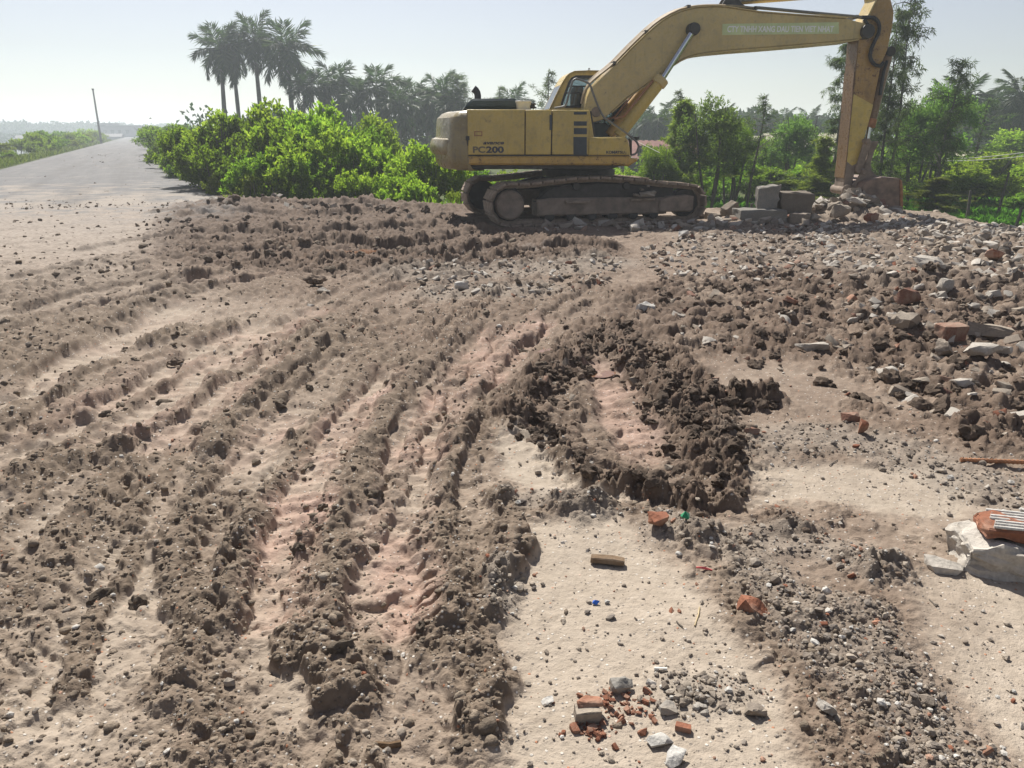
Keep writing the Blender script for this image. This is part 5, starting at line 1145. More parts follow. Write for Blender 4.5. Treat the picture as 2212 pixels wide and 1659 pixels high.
def palm(kind, name, u, v, Y, scale, nf, label, group, lean=0.0, zb=-1.0):
    x, _, zc = at(u, v, Y); r = random.Random(int(u * 7 + v)); o = empty(name, (x - lean, Y, zb)); tag(o, label, 'palm tree', group)
    h_ = zc - zb; m = MB(); ts = [0, .2, .4, .6, .8, .93, 1]
    rr_ = ([.20, .17, .18, .19, .16, .13, .10] if kind == 'r' else [.17, .13, .12, .11, .10, .10, .10])
    m.tube([(lean * t ** 1.6, 0, h_ * t) for t in ts], [q * scale for q in rr_], 8); m.build('trunk', M['palm_bark'], o, 60)
    if kind == 'r': m = MB(); m.tube([(lean, 0, h_ - .05), (lean, 0, h_ + .55 * scale), (lean, 0, h_ + .95 * scale)], [.12 * scale, .11 * scale, .05 * scale], 8); m.build('crown_shaft', M['stem_green'], o, 60)
    zc_ = h_ + (.85 * scale if kind == 'r' else 0)
    for q in range(nf):
        f = q / nf; el = R(70 - 120 * f + r.uniform(-8, 8)); me_ = (ROY if kind == 'r' else COC)[2 if f < .25 else (0 if f < .65 else 1)]
        k = link('frond', me_, o, (lean, 0, zc_), (0, -el + R(17), q * 2.39996 + r.uniform(-.3, .3))); s_ = scale * r.uniform(.85, 1.08); k.scale = (s_, s_, s_)
    if kind == 'r' and nf > 12: MB().tube([(lean, 0, zc_), (lean + .05, 0, zc_ + 1.5 * scale)], [.03, .008], 5).build('spear_leaf', M['stem_green'], o)
GP = 'royal palms rising behind the thicket'
palm('r', 'palm_tree', 478, 132, 65, .92, 17, 'tall royal palm on the road side of the trio above the bushes', GP, .3)
palm('r', 'palm_tree', 503, 128, 67, .85, 16, 'royal palm half hidden in the middle of the tall palm group', GP)
palm('r', 'palm_tree', 550, 108, 66, .92, 17, 'tallest royal palm with an upright spear leaf in the group', GP)
palm('r', 'palm_tree', 622, 134, 64, .98, 18, 'royal palm with broad drooping fronds nearest the excavator in the tall group', GP)
GL = 'lower palms in a row between the tall palms and the excavator'
for u, v, Y, s in ((690, 214, 62, .68), (730, 205, 64, .78), (772, 226, 62, .66), (815, 214, 63, .8), (862, 244, 60, .62), (890, 230, 66, .7), (922, 242, 64, .66), (952, 226, 62, .72), (982, 246, 60, .6), (655, 205, 60, .45), (1110, 238, 66, .6)):
    palm('r', 'palm_tree', u, v, Y, s * 1.15, 14, 'shorter dark palm in the row between the tall palms and the excavator', GL)
GR = 'coconut palms in the hazy row behind the houses'
for u, v, Y, s in ((1388, 268, 70, .9), (1422, 262, 68, 1.0), (1462, 250, 74, .9), (1555, 262, 76, .9), (1600, 268, 78, .9), (1640, 262, 80, .9), (1690, 262, 82, .9), (1750, 258, 84, .9)):
    palm('c', 'palm_tree', u, v, Y, s * .72, 18, 'hazy coconut palm in the row behind the houses', GR)
GQ = 'coconut palms at the right behind the shacks'
for u, v, Y, s in ((2050, 222, 62, 1.0), (2082, 216, 58, 1.0), (2118, 236, 64, 1.0), (2150, 232, 60, .95), (2180, 240, 66, .9), (2205, 205, 56, 1.05), (2225, 230, 62, 1.0), (2100, 250, 70, .9), (2020, 240, 72, .9)):
    palm('c', 'palm_tree', u, v, Y, s * .75, 20, 'coconut palm with drooping fronds above the shacks at the right', GQ, .3 * (1 if int(u) % 2 else -1))

# far woods: masses that read as one
def woods(name, pts, dep, h0, h1, n, L, seed, label, z0=-1.2, mat='leaf_far'):
    r = np.random.default_rng(seed); P = catmull(pts, 1.0); k = r.integers(0, len(P), n)
    x = P[k, 0] + r.normal(0, dep, n); y = P[k, 1] + r.normal(0, dep, n)
    top = h0 + (h1 - h0) * (.5 + .5 * np.clip(fbm(x * .11 * 10 / dep, y * .03, 3, seed), -1, 1)); z = z0 + (top - z0) * np.sqrt(r.uniform(0, 1, n))
    V, F = leaves(np.stack([x, y, z], 1), rdir(r, n), rdir(r, n), L * r.uniform(.6, 1.3, n), L * .7)
    tag(link(name, np_mesh(name, V, F, M[mat])), label, kind='stuff')
woods('far_woods', [(-330, 230), (-260, 290), (-230, 360), (-215, 470), (-190, 560)], 9, 2.5, 7.5, 26000, 1.5, 61, 'hazy line of trees on the far bank of the river')
woods('far_bank_scrub', [(-190, 205), (-175, 260), (-170, 330), (-180, 420)], 6, -.5, 2.0, 9000, 1.0, 62, 'low scrub on the far river bank', -1.6)
woods('rear_woods', [(-24, 70), (-16, 70), (-8, 70), (4, 74)], 2.0, 1.6, 4.2, 16000, .42, 63, 'dark undergrowth below the palms behind the excavator', -1.2)
woods('right_woods', [(6, 95), (25, 96), (45, 92), (64, 84), (80, 76)], 3.5, 2.2, 4.6, 16000, .65, 64, 'hazy dark tree belt behind the houses', -1.2)
woods('right_scrub', [(10, 42), (20, 44), (30, 44), (44, 42)], 2.2, -.2, 1.0, 8000, .34, 65, 'scrub between the pond and the shacks', -1.2, 'leaf_mid')
woods('road_end_woods', [(-260, 520), (-285, 560), (-330, 600)], 12, 2, 5, 5000, 1.6, 66, 'hazy trees at the end of the road')

# ------------------------------------------------------------------ sheds, pole, fence
plain('roof_red', (.24, .10, .075), .8, 0, .3, 3, .3); plain('roof_tin_pale', (.52, .50, .34), .6, 0, .15, 2, .1); plain('wall_bluegrey', (.16, .20, .24), .8, 0, .15, 2, .1)
plain('wall_white', (.55, .54, .50), .85, 0, .12, 3, .1); plain('wall_dark', (.045, .042, .04), .9, 0, .3, 3, .1); plain('wall_grey', (.20, .19, .185), .9, 0, .2, 1, .1); plain('pole_grey', (.21, .20, .19), .85, 0, .15, 5, .2)
def house(name, u, Y, w, dpt, zb, ze, zr, wall, roof, label, rz=0.0, ribs=14, door=True, cat='building'):
    o = empty(name, (xat(u, Y, ze), Y, zb), rz); tag(o, label, cat)
    H_, R_ = ze - zb, zr - zb
    m = MB(); m.prism([(-dpt / 2, 0), (dpt / 2, 0), (dpt / 2, H_), (0, R_ - .08), (-dpt / 2, H_)], -w / 2, w / 2, .01, 'x'); m.v = [(a, b, c) for a, b, c in m.v]; m.build('wall', M[wall], o)
    e = .35; sl = (R_ - H_) / (dpt / 2)
    for sd in (-1, 1):
        m = MB(); n_ = ribs * 2
        for q in range(n_):
            xa, xb = -w / 2 - e + (w + 2 * e) * q / n_, -w / 2 - e + (w + 2 * e) * (q + 1) / n_; up = .03 * (q % 2)
            y0, y1 = sd * (dpt / 2 + e), 0; z0_, z1 = H_ - e * sl + up + .03, R_ + up + .03
            m.add([(xa, y0, z0_), (xb, y0, z0_), (xb, y1, z1), (xa, y1, z1), (xa, y0, z0_ - .05), (xb, y0, z0_ - .05), (xb, y1, z1 - .05), (xa, y1, z1 - .05)], [(0, 1, 2, 3), (7, 6, 5, 4), (0, 4, 5, 1), (2, 6, 7, 3), (0, 3, 7, 4), (1, 5, 6, 2)])
        m.build('roof', M[roof], o)
    if door:
        d = MB().box((-w * .18, -dpt / 2 - .03, .95), (.9, .05, 1.9)).build('door', M['wall_dark'], o)
        wn_ = MB().box((w * .2, -dpt / 2 - .03, H_ * .58), (1.1, .06, .8)).build('window', M['wall_dark'], o)
        MB().box((w * .2, -dpt / 2 - .07, H_ * .58), (.05, .04, .8), .004).box((w * .2, -dpt / 2 - .07, H_ * .58), (1.1, .04, .05), .004).build('window_frame', M['wall_white'], wn_)
    return o
house('house', 1410, 52, 4.6, 3.6, -1.1, .15, 1.05, 'wall_dark', 'roof_red', 'low house with a rusty red roof just right of the excavator')
house('shed', 1745, 50, 5.2, 4.4, -1.1, .35, 1.50, 'wall_bluegrey', 'roof_tin_pale', 'blue-grey shed with a pale yellowish tin roof behind the dense tree and arm', 0.05)
house('shed', 1625, 56, 4.8, 4.6, -1.1, .2, 1.30, 'wall_white', 'roof_tin_pale', 'white-gabled shed with a pale roof half hidden by saplings', R(62))
house('shack', 2128, 48, 4.6, 3.2, -1.1, .05, .50, 'wall_dark', 'roof_tin_pale', 'dark open shack under the palms at the right', 0, 12)
house('shack', 2165, 50, 2.4, 2.6, -1.1, -.1, .25, 'wall_grey', 'roof_tin_pale', 'small grey shack beside the dark open one', 0, 8)
house('riverside_shed', 60, 230, 5, 5, -1.2, 0, .8, 'wall_grey', 'wall_grey', 'distant shed with a grey roof on the far river bank', .3, 10, False)
house('riverside_shed', 245, 260, 5, 5, -1.2, .4, 1.2, 'wall_grey', 'wall_grey', 'tiny distant shed beside the foot of the leaning pole', .3, 10, False)
o = empty('roadside_building', (*rline(300, 0.0), 0), -.45); tag(o, 'long low grey building closing the far end of the road', 'building')
MB().box((-6, 0, 1.9), (20, 8, 3.8)).build('wall', M['wall_grey'], o); MB().box((9, 0, 1.1), (10, 7, 2.2)).build('annex', M['wall_grey'], o); MB().box((-6, 0, 3.95), (21, 9, .3)).build('roof', M['wall_dark'], o); MB().box((-14, 0, 4.5), (3, 6, 1.0)).build('parapet', M['wall_grey'], o)
for q in range(4): MB().box((-12 + q * 4, -4.05, 1.9), (1.6, .12, 1.3)).build('window', M['wall_dark'], o)
Yp = 120; a = at(218, 302, Yp); b = at(200.5, 193, Yp)
o = empty('utility_pole', (a[0], a[1], -.4)); tag(o, 'thin leaning grey pole on the left verge of the road', 'pole')
MB().tube([(0, 0, 0), (b[0] - a[0], 0, b[2] + .4)], [.17, .10], 8).build('pole_shaft', M['pole_grey'], o, 60); MB().box((b[0] - a[0], 0, b[2] + .40), (.24, .24, .22)).build('pole_cap', M['wall_dark'], o)
for i, (u, Y, h_, ln_) in enumerate(((2160, 25, 1.5, .12), (2095, 24, 1.0, -.05), (1618, 19.5, 1.0, .03), (2195, 19.5, .9, .08))):
    o = empty('fence_post', (xat(u, Y, -.5), Y, -1.1)); tag(o, ('crooked dark stake in the bushes at the right', 'thin stake at the edge of the pond', 'short grey stake behind the excavator track', 'slanting stake among the water plants')[i], 'post')
    MB().tube([(0, 0, 0), (ln_ * .4, 0, h_ * .5), (ln_, 0, h_)], [.05, .045, .035], 6).build('stake', M['bark'], o)
wire = [at(2130, 347, 33), at(2260, 326, 31)]
for i, (p, q, lb) in enumerate(((at(1985, 343, 34), at(2260, 322, 30), 'upper pale line sagging past the shacks at the right'), (at(1985, 346, 34), at(2260, 331, 30), 'lower pale line sagging past the shacks at the right'), (at(1365, 300, 17.5), at(1425, 330, 16.0), 'thin rope hanging right of the excavator front'))):
    pts = [(p[0] + (q[0] - p[0]) * t, p[1] + (q[1] - p[1]) * t, p[2] + (q[2] - p[2]) * t - .5 * (i < 2) * t * (1 - t)) for t in np.linspace(0, 1, 10)]
    tag(MB().tube(pts, .014 if i < 2 else .005, 5).build('cable', M['wall_white']), lb, 'cable')
# ------------------------------------------------------------------ air
t = NT('haze_air'); t.t.nodes.remove(t.b); vol = t.n('ShaderNodeVolumePrincipled'); vol.inputs['Density'].default_value = .0017
vol.inputs['Color'].default_value = (.82, .90, .97, 1); vol.inputs['Anisotropy'].default_value = .35; t.l(vol.outputs[0], t.out.inputs['Volume'])
m = MB(); m.add([(x, y, z) for z in (-3.4, 13.5) for x, y in ((-900, -60), (900, -60), (900, 900), (-900, 900))], [(3, 2, 1, 0), (4, 5, 6, 7), (0, 1, 5, 4), (1, 2, 6, 5), (2, 3, 7, 6), (3, 0, 4, 7)])
tag(m.build('haze', t.m), 'thin morning haze over the river land', kind='stuff')
# ------------------------------------------------------------------ stones, bricks, clods
def stone_mat(key, lo, hi, dust=(.36, .30, .23), dusty=.5, rough=.9, bump=.5):
    t = NT(key); co = t.coord(); oi = t.n('ShaderNodeObjectInfo'); g = t.n('ShaderNodeNewGeometry')
    rnd = t.math('FRACT', t.math('ADD', oi.outputs['Random'], g.outputs['Random Per Island']))
    n1 = t.noise(co, 9, 5, .65); n2 = t.noise(co, 60, 4, .65)
    c = t.ramp(rnd, [(0, lo), (1, hi)]); c = t.mix(t.step(n2, .35, .75), t.mix(.35, c, (.03, .028, .025)), c)
    c = t.mix(t.math('MULTIPLY', t.step(t.math('ADD', n1, t.math('MULTIPLY', t.math('SUBTRACT', rnd, .5), .3)), .42, .66), dusty), c, dust)
    t.col(c); t.bump(t.math('ADD', n2, t.math('MULTIPLY', n1, 1.2)), bump, .012); M[key] = t.set(rough, 0, .2)
stone_mat('concrete_pale', (.40, .36, .31), (.64, .595, .53), dusty=.15)
stone_mat('concrete_dusty', (.22, .18, .145), (.40, .345, .285), dusty=.5)
stone_mat('brick_orange', (.27, .105, .06), (.41, .18, .105), (.40, .31, .24), .5)
stone_mat('brick_dull', (.20, .095, .065), (.33, .17, .12), dusty=.5)
stone_mat('clod_dark', (.10, .071, .052), (.19, .14, .105), (.23, .175, .13), .6, .95, .9)
stone_mat('clod_dry', (.19, .15, .112), (.27, .215, .16), (.32, .26, .20), .5, .95, .9)
stone_mat('gravel_mix', (.15, .125, .108), (.44, .385, .325), dusty=.5)
stone_mat('gravel_white', (.50, .48, .44), (.68, .66, .62), dusty=.25)
stone_mat('wood_old', (.16, .10, .055), (.22, .145, .085), dusty=.3)

def hull(seed, dims, n=16, cut=.55):
    r = random.Random(seed); bm = bmesh.new()
    for _ in range(n):
        p = Vector((r.uniform(-1, 1), r.uniform(-1, 1), r.uniform(-1, 1)))
        m_ = max(abs(p.x), abs(p.y), abs(p.z)); p = p / m_ * (1 - cut * .3 * r.random()) if r.random() < cut else p.normalized()
        bm.verts.new((p.x * dims[0] / 2, p.y * dims[1] / 2, p.z * dims[2] / 2))
    res = bmesh.ops.convex_hull(bm, input=bm.verts)
    bmesh.ops.delete(bm, geom=[v for v in bm.verts if not v.link_faces], context='VERTS')
    return bm
def rockify(bm, seed, amp, cuts=2, freq=6.0):
    bmesh.ops.subdivide_edges(bm, edges=bm.edges, cuts=cuts, use_grid_fill=True); bmesh.ops.triangulate(bm, faces=bm.faces)
    for v in bm.verts:
        v.co += v.normal * amp * (mnoise.fractal(v.co * freq + Vector((seed, 0, 0)), .6, 2.1, 4)) 
    return bm
def bm_mesh(bm, name, mat, smooth=None):
    me = bpy.data.meshes.new(name); bmesh.ops.recalc_face_normals(bm, faces=bm.faces); bm.to_mesh(me); bm.free(); me.materials.append(M[mat] if isinstance(mat, str) else mat)
    if smooth:
        me.shade_smooth(); me.set_sharp_from_angle(angle=R(smooth))
    return me
def brick_mesh(seed, dims, mat, amp=.012, name='brick_fragment'):
    r = random.Random(seed); bm = bmesh.new(); bmesh.ops.create_cube(bm, size=1)
    for v in bm.verts:
        v.co = Vector((v.co.x * dims[0], v.co.y * dims[1], v.co.z * dims[2]))
        if v.co.x > 0: v.co.x *= r.uniform(.45, 1); v.co.z *= r.uniform(.8, 1)
    bmesh.ops.bevel(bm, geom=bm.edges[:], offset=min(dims) * .07, segments=1, affect='EDGES')
    rockify(bm, seed, amp * min(dims) * 8, 1, 1.2 / min(dims)); return bm_mesh(bm, name, mat, 40)
def clod_mesh(seed, mat):
    bm = bmesh.new(); bmesh.ops.create_icosphere(bm, subdivisions=3, radius=.5); r = random.Random(seed)
    sx, sy, sz = r.uniform(.8, 1.2), r.uniform(.7, 1), r.uniform(.55, .8)
    for v in bm.verts:
        n_ = mnoise.fractal(v.co * 4.2 + Vector((seed * 3.1, 0, 0)), .5, 2.2, 5); w_ = mnoise.noise(v.co * 2.4 + Vector((0, seed, 0)))
        v.co *= 1 + .30 * n_ + .38 * w_; v.co = Vector((v.co.x * sx, v.co.y * sy, v.co.z * sz))
    return bm_mesh(bm, 'mud_clod', mat, 24)
ST = {k: [] for k in ('concrete_pale', 'concrete_dusty', 'brick_orange', 'brick_dull', 'clod_dark', 'clod_dry')}
for q in range(9):
    for mk in ('concrete_pale', 'concrete_dusty'):
        bm = hull(400 + q, (1, .78, .55), 13 + q % 3 * 3, .6); rockify(bm, q, .05, 1, 3.5); ST[mk].append(bm_mesh(bm, 'rubble_stone', mk, 32))
for q in range(6):
    for mk in ('brick_orange', 'brick_dull'):
        if q % 3 == 0: ST[mk].append(brick_mesh(500 + q, (1, .6, .40), mk, .02))
        else: bm = hull(520 + q, (1, .7, .45), 12, .7); rockify(bm, q, .04, 1, 4); ST[mk].append(bm_mesh(bm, 'brick_fragment', mk, 32))
for q in range(8):
    for mk in ('clod_dark', 'clod_dry'): ST[mk].append(clod_mesh(600 + q, mk))

rr = random.Random(77)
def in_uv(poly):
    us = [p[0] for p in poly]; vs_ = [p[1] for p in poly]
    while True:
        u, v = rr.uniform(min(us), max(us)), rr.uniform(min(vs_), max(vs_)); ins = False; n = len(poly)
        for i in range(n):
            a, b = poly[i], poly[(i + 1) % n]
            if (a[1] > v) != (b[1] > v) and u < (b[0] - a[0]) * (v - a[1]) / (b[1] - a[1]) + a[0]: ins = not ins
        if ins: return u, v
def in_ground(poly):
    """even spread over the ground area whose picture outline is poly"""
    P = [gpt(*p) for p in poly]; xs = [p[0] for p in P]; ys = [p[1] for p in P]
    while True:
        x, y = rr.uniform(min(xs), max(xs)), rr.uniform(min(ys), max(ys)); ins = False; n = len(P)
        for i in range(n):
            a, b = P[i], P[(i + 1) % n]
            if (a[1] > y) != (b[1] > y) and x < (b[0] - a[0]) * (y - a[1]) / (b[1] - a[1] + 1e-9) + a[0]: ins = not ins
        if ins: return x, y
def ok_place(x, y):
    f = (x - EXC_X) * math.cos(ua) + (y - EXC_Y) * math.sin(ua); w = -(x - EXC_X) * math.sin(ua) + (y - EXC_Y) * math.cos(ua)
    return not (abs(f) < 2.15 and abs(w) < 1.50)
SC = []         # (kind, x, y, size, squash, lift, region)
def scatter(poly, n, kinds, s0, s1, region, pw=2.0, lift=.22, jig=0):
    for _ in range(n):
        x, y = in_ground(poly)
        if not ok_place(x, y): continue
        s = s0 + (s1 - s0) * rr.random() ** pw
        SC.append([rr.choices([k for k, _ in kinds], [w for _, w in kinds])[0], x, y, s, rr.uniform(.7, 1.1), lift * s, region])
CP, CD, BO, BD, KD, KY = 'concrete_pale', 'concrete_dusty', 'brick_orange', 'brick_dull', 'clod_dark', 'clod_dry'
field_poly = [(1700, 500), (1960, 478), (2212, 505), (2420, 530), (2420, 640), (2212, 635), (1950, 625), (1760, 585)]
scatter(field_poly, 1900, ((CP, 8), (CD, 5), (BO, .4), (BD, .6)), .035, .18, 'field', 2.2)
scatter([(1880, 490), (2212, 500), (2400, 530), (2400, 600), (2212, 600), (2000, 560)], 420, ((CP, 8), (CD, 5), (BO, .25)), .06, .22, 'field', 1.8)
for _ in range(230):                                                    # the heap by the bucket
    a = rr.uniform(0, 6.28); q = abs(rr.gauss(0, .5)); cx, cy = gpt(1838, 470)
    x, y = cx + q * 1.25 * math.cos(a), cy + q * .9 * math.sin(a); SC.append([rr.choices((CP, CD, BD), (4, 5, .6))[0], x, y, rr.uniform(.10, .34), rr.uniform(.7, 1.1), rr.uniform(.0, .12), 'heap'])
scatter([(1150, 478), (1400, 470), (1760, 470), (1760, 500), (1500, 504), (1180, 500)], 330, ((CP, 4), (CD, 6), (BD, 1)), .06, .30, 'track', 1.6)
scatter([(1500, 505), (1760, 500), (1760, 590), (1650, 620), (1420, 600), (1380, 540)], 900, ((CP, 5), (CD, 4), (BO, .5), (BD, .8), (KD, 1.5)), .03, .13, 'middle', 2.4)
scatter([(1420, 610), (1800, 600), (2212, 640), (2420, 650), (2420, 960), (2100, 960), (1900, 880), (1600, 790), (1430, 740)], 800, ((CP, 2), (CD, 3), (BO, .35), (BD, .6), (KD, 8)), .03, .16, 'dirt', 2.6)
scatter([(1850, 660), (2212, 640), (2420, 680), (2420, 940), (2100, 940), (1900, 850)], 110, ((CP, 2.5), (CD, 4), (BD, .6), (KD, 3)), .05, .17, 'dirt', 1.8)
scatter([(880, 580), (1100, 565), (1360, 560), (1300, 640), (1060, 660), (900, 650)], 360, ((CP, 5), (CD, 4), (BO, .6), (BD, .8)), .03, .14, 'patch', 2.4)
scatter([(440, 428), (700, 445), (1000, 465), (1000, 485), (700, 470), (450, 450)], 90, ((CP, 1), (CD, 3), (KD, 6), (BD, .5)), .08, .26, 'rim', 1.6)
PIT = [(1090, 940), (1130, 860), (1260, 750), (1320, 700), (1430, 770), (1500, 850), (1680, 860), (1600, 990), (1600, 1085), (1480, 1100), (1380, 1075), (1260, 1045), (1190, 985)]
for _ in range(5200):
    x, y = in_ground(PIT)
    if rr.random() < .22 * float(field(Zpit, np.array([x]), np.array([y]))[0]) + .006:
        s = .02 + .08 * rr.random() ** 2.4; SC.append([rr.choices((KD, BD, CD), (9, .12, .2))[0], x, y, s, rr.uniform(.7, 1.1), 0, 'pit'])
scatter([(0, 560), (600, 520), (1300, 560), (1300, 700), (1100, 900), (1000, 1200), (1050, 1659), (0, 1659)], 380, ((KY, 8), (CD, .8), (CP, .5), (BD, .3)), .015, .09, 'ruts', 2.4)
scatter([(300, 480), (700, 470), (1100, 510), (1350, 560), (900, 600), (500, 610), (250, 560)], 320, ((KD, 4), (KY, 5)), .035, .14, 'farmud', 2.4)
scatter([(0, 430), (330, 420), (430, 440), (400, 620), (0, 800)], 240, ((KY, 7), (CD, 1.5)), .02, .09, 'dusty', 2.6)
scatter([(1100, 1000), (2212, 960), (2400, 1100), (2400, 1659), (1100, 1659)], 170, ((CP, 3), (CD, 5), (BO, 1.6)), .010, .04, 'sand', 2.6)
# landmarks keep their surroundings clear
def depth_px(x, y): return FPX * .463 / (y * COSP + CAM_H * SINP)
LAB = {
 'field': {CP: 'pale broken concrete chunk in the rubble field right of the bucket', CD: 'dusty brown-grey stone in the rubble field right of the bucket', BO: 'orange brick fragment in the rubble field right of the bucket', BD: 'dull red brick fragment in the rubble field right of the bucket'},
 'heap': {CP: 'pale concrete chunk on the rubble heap under the bucket', CD: 'dusty stone on the rubble heap under the bucket', BD: 'dull red brick piece on the rubble heap under the bucket'},
 'track': {CP: 'pale stone lying along the foot of the near track', CD: 'dusty grey stone lying along the foot of the near track', BD: 'dull brick piece lying along the foot of the near track'},
 'middle': {CP: 'small pale chip on the brown ground before the near track', CD: 'small dusty stone on the brown ground before the near track', BO: 'orange brick chip on the brown ground before the near track', BD: 'dull brick chip on the brown ground before the near track', KD: 'dark clod on the brown ground before the near track'},
 'dirt': {CP: 'pale concrete piece bedded in the dark churned soil', CD: 'dusty stone bedded in the dark churned soil', BO: 'orange brick piece bedded in the dark churned soil', BD: 'dull brick piece bedded in the dark churned soil', KD: 'dark clod of the churned soil between rut and rubble'},
 'patch': {CP: 'white chip in the debris patch in the middle of the yard', CD: 'grey chip in the debris patch in the middle of the yard', BO: 'orange brick chip in the debris patch in the middle of the yard', BD: 'dull brick chip in the debris patch in the middle of the yard'},
 'rim': {CP: 'pale stone on the mud rim in front of the thicket', CD: 'dusty stone on the mud rim in front of the thicket', KD: 'dark clod on the mud rim in front of the thicket', BD: 'dull brick piece on the mud rim in front of the thicket'},
 'pit': {KD: 'dark moist clod heaped around the deep wet rut', BD: 'dull brick piece in the mud around the deep wet rut', CD: 'dusty stone in the mud around the deep wet rut'},
 'ruts': {KY: 'dry grey clod beside the long tyre ridges', CD: 'dusty pebble between the long tyre ridges', CP: 'pale pebble between the long tyre ridges', BD: 'brick crumb between the long tyre ridges'},
 'farmud': {KD: 'dark clod among the mud ridges left of the tracks', KY: 'grey clod among the mud ridges left of the tracks'},
 'dusty': {KY: 'dry clod on the dusty ground where the road begins', CD: 'dusty stone on the dusty ground where the road begins'},
 'sand': {CP: 'pale pebble on the smooth sandy ground', CD: 'grey pebble on the smooth sandy ground', BO: 'orange brick chip on the smooth sandy ground', KD: 'dark crumb of soil on the smooth sandy ground'},
}
NAME = {CP: 'rubble_stone', CD: 'rubble_stone', BO: 'brick_fragment', BD: 'brick_fragment', KD: 'mud_clod', KY: 'mud_clod'}
CATG = {'rubble_stone': 'stone', 'brick_fragment': 'brick', 'mud_clod': 'clod'}
for s in SC: s.append(s[3] * depth_px(s[1], s[2]))
single, rest = [], []
for nm, lim in (('rubble_stone', 300), ('brick_fragment', 140), ('mud_clod', 300)):
    L_ = sorted((s for s in SC if NAME[s[0]] == nm), key=lambda s: -s[7])
    def inframe(s): 
        u = UC + s[1] / (s[2] * COSP + CAM_H * SINP) * FPX; return -10 < u < 2222
    inn__ = [s for s in L_ if inframe(s)]; single += inn__[:lim]; rest += inn__[lim:] + [s for s in L_ if not inframe(s)]
GRPN = {'field': 'rubble spread right of the bucket', 'heap': 'rubble heap under the bucket', 'track': 'stones along the near track', 'middle': 'debris before the near track', 'dirt': 'pieces in the dark churned soil', 'patch': 'debris patch in mid yard', 'rim': 'lumps on the mud rim before the thicket', 'pit': 'mud around the deep rut', 'ruts': 'lumps beside the tyre ridges', 'farmud': 'clods left of the tracks', 'dusty': 'lumps where the road begins', 'sand': 'bits on the sandy ground'}
PLACED = {}
def pile(x, y, s):
    """stones of the heap rest on one another: a coarse height that grows as stones land"""
    key = (round(x / .16), round(y / .16)); b = PLACED.get(key, 0.0); PLACED[key] = min(b + s * .16, .13); return b
for kd, x, y, s, sq, lift, reg, px in single:
    o = link(NAME[kd], rr.choice(ST[kd]))
    ex_ = pile(x, y, s) if reg == 'heap' else 0
    o.location = (x, y, hgt(x, y) + s * (.13 if reg in ('heap', 'track') else .05 if reg == 'field' else .02) + ex_); o.rotation_euler = (rr.gauss(0, .35), rr.gauss(0, .35), rr.uniform(0, 6.28)); o.scale = (s, s * sq, s * rr.uniform(.75, 1.1))
    tag(o, LAB[reg][kd], CATG[NAME[kd]], GRPN[reg])
def merged(items, name, label, mats):
    Vs, Fs, Mi, off = [], [], [], 0
    cache = {}
    for kd, x, y, s, *_ in items:
        t_ = rr.choice(LOW[kd]); V, F = t_
        E = np.array(Euler((rr.gauss(0, .4), rr.gauss(0, .4), rr.uniform(0, 6.28))).to_matrix()); W_ = (V * (s, s * rr.uniform(.7, 1.1), s * rr.uniform(.7, 1))) @ E.T + (x, y, hgt(x, y) + s * .12)
        Vs.append(W_); Fs.append(F + off); Mi.append(np.full(len(F), mats.index(kd))); off += len(V)
    me = np_mesh(name, np.concatenate(Vs), np.concatenate(Fs), None)
    for k_ in mats: me.materials.append(M[k_])
    me.polygons.foreach_set('material_index', np.concatenate(Mi).astype(np.int32)); me.update()
    return tag(link(name, me), label, kind='stuff')
def low_of(bm):
    bmesh.ops.triangulate(bm, faces=bm.faces); bm.verts.ensure_lookup_table(); V = np.array([v.co[:] for v in bm.verts]); F = np.array([[v.index for v in f.verts] for f in bm.faces]); bm.free(); return V, F
def low_clod(seed):
    bm = bmesh.new(); bmesh.ops.create_icosphere(bm, subdivisions=2, radius=.5)
    for v in bm.verts: v.co *= 1 + .45 * mnoise.noise(v.co * 3 + Vector((seed, seed, 0))); v.co.z *= .7
    bm.verts.index_update(); return low_of(bm)
def low_stone(seed, d=(1, .75, .55)):
    bm = hull(seed, d, 11, .6); bm.verts.index_update(); return low_of(bm)
LOW = {CP: [low_stone(700 + q) for q in range(8)], CD: [low_stone(720 + q) for q in range(8)], BO: [low_stone(740 + q, (1, .6, .4)) for q in range(5)], BD: [low_stone(750 + q, (1, .6, .4)) for q in range(5)],
       KD: [low_clod(q * 1.7) for q in range(6)], KY: [low_clod(q * 1.7 + 40) for q in range(6)]}
merged(rest, 'rubble', 'small broken stones, brick bits and clods too many to count', [CP, CD, BO, BD, KD, KY])

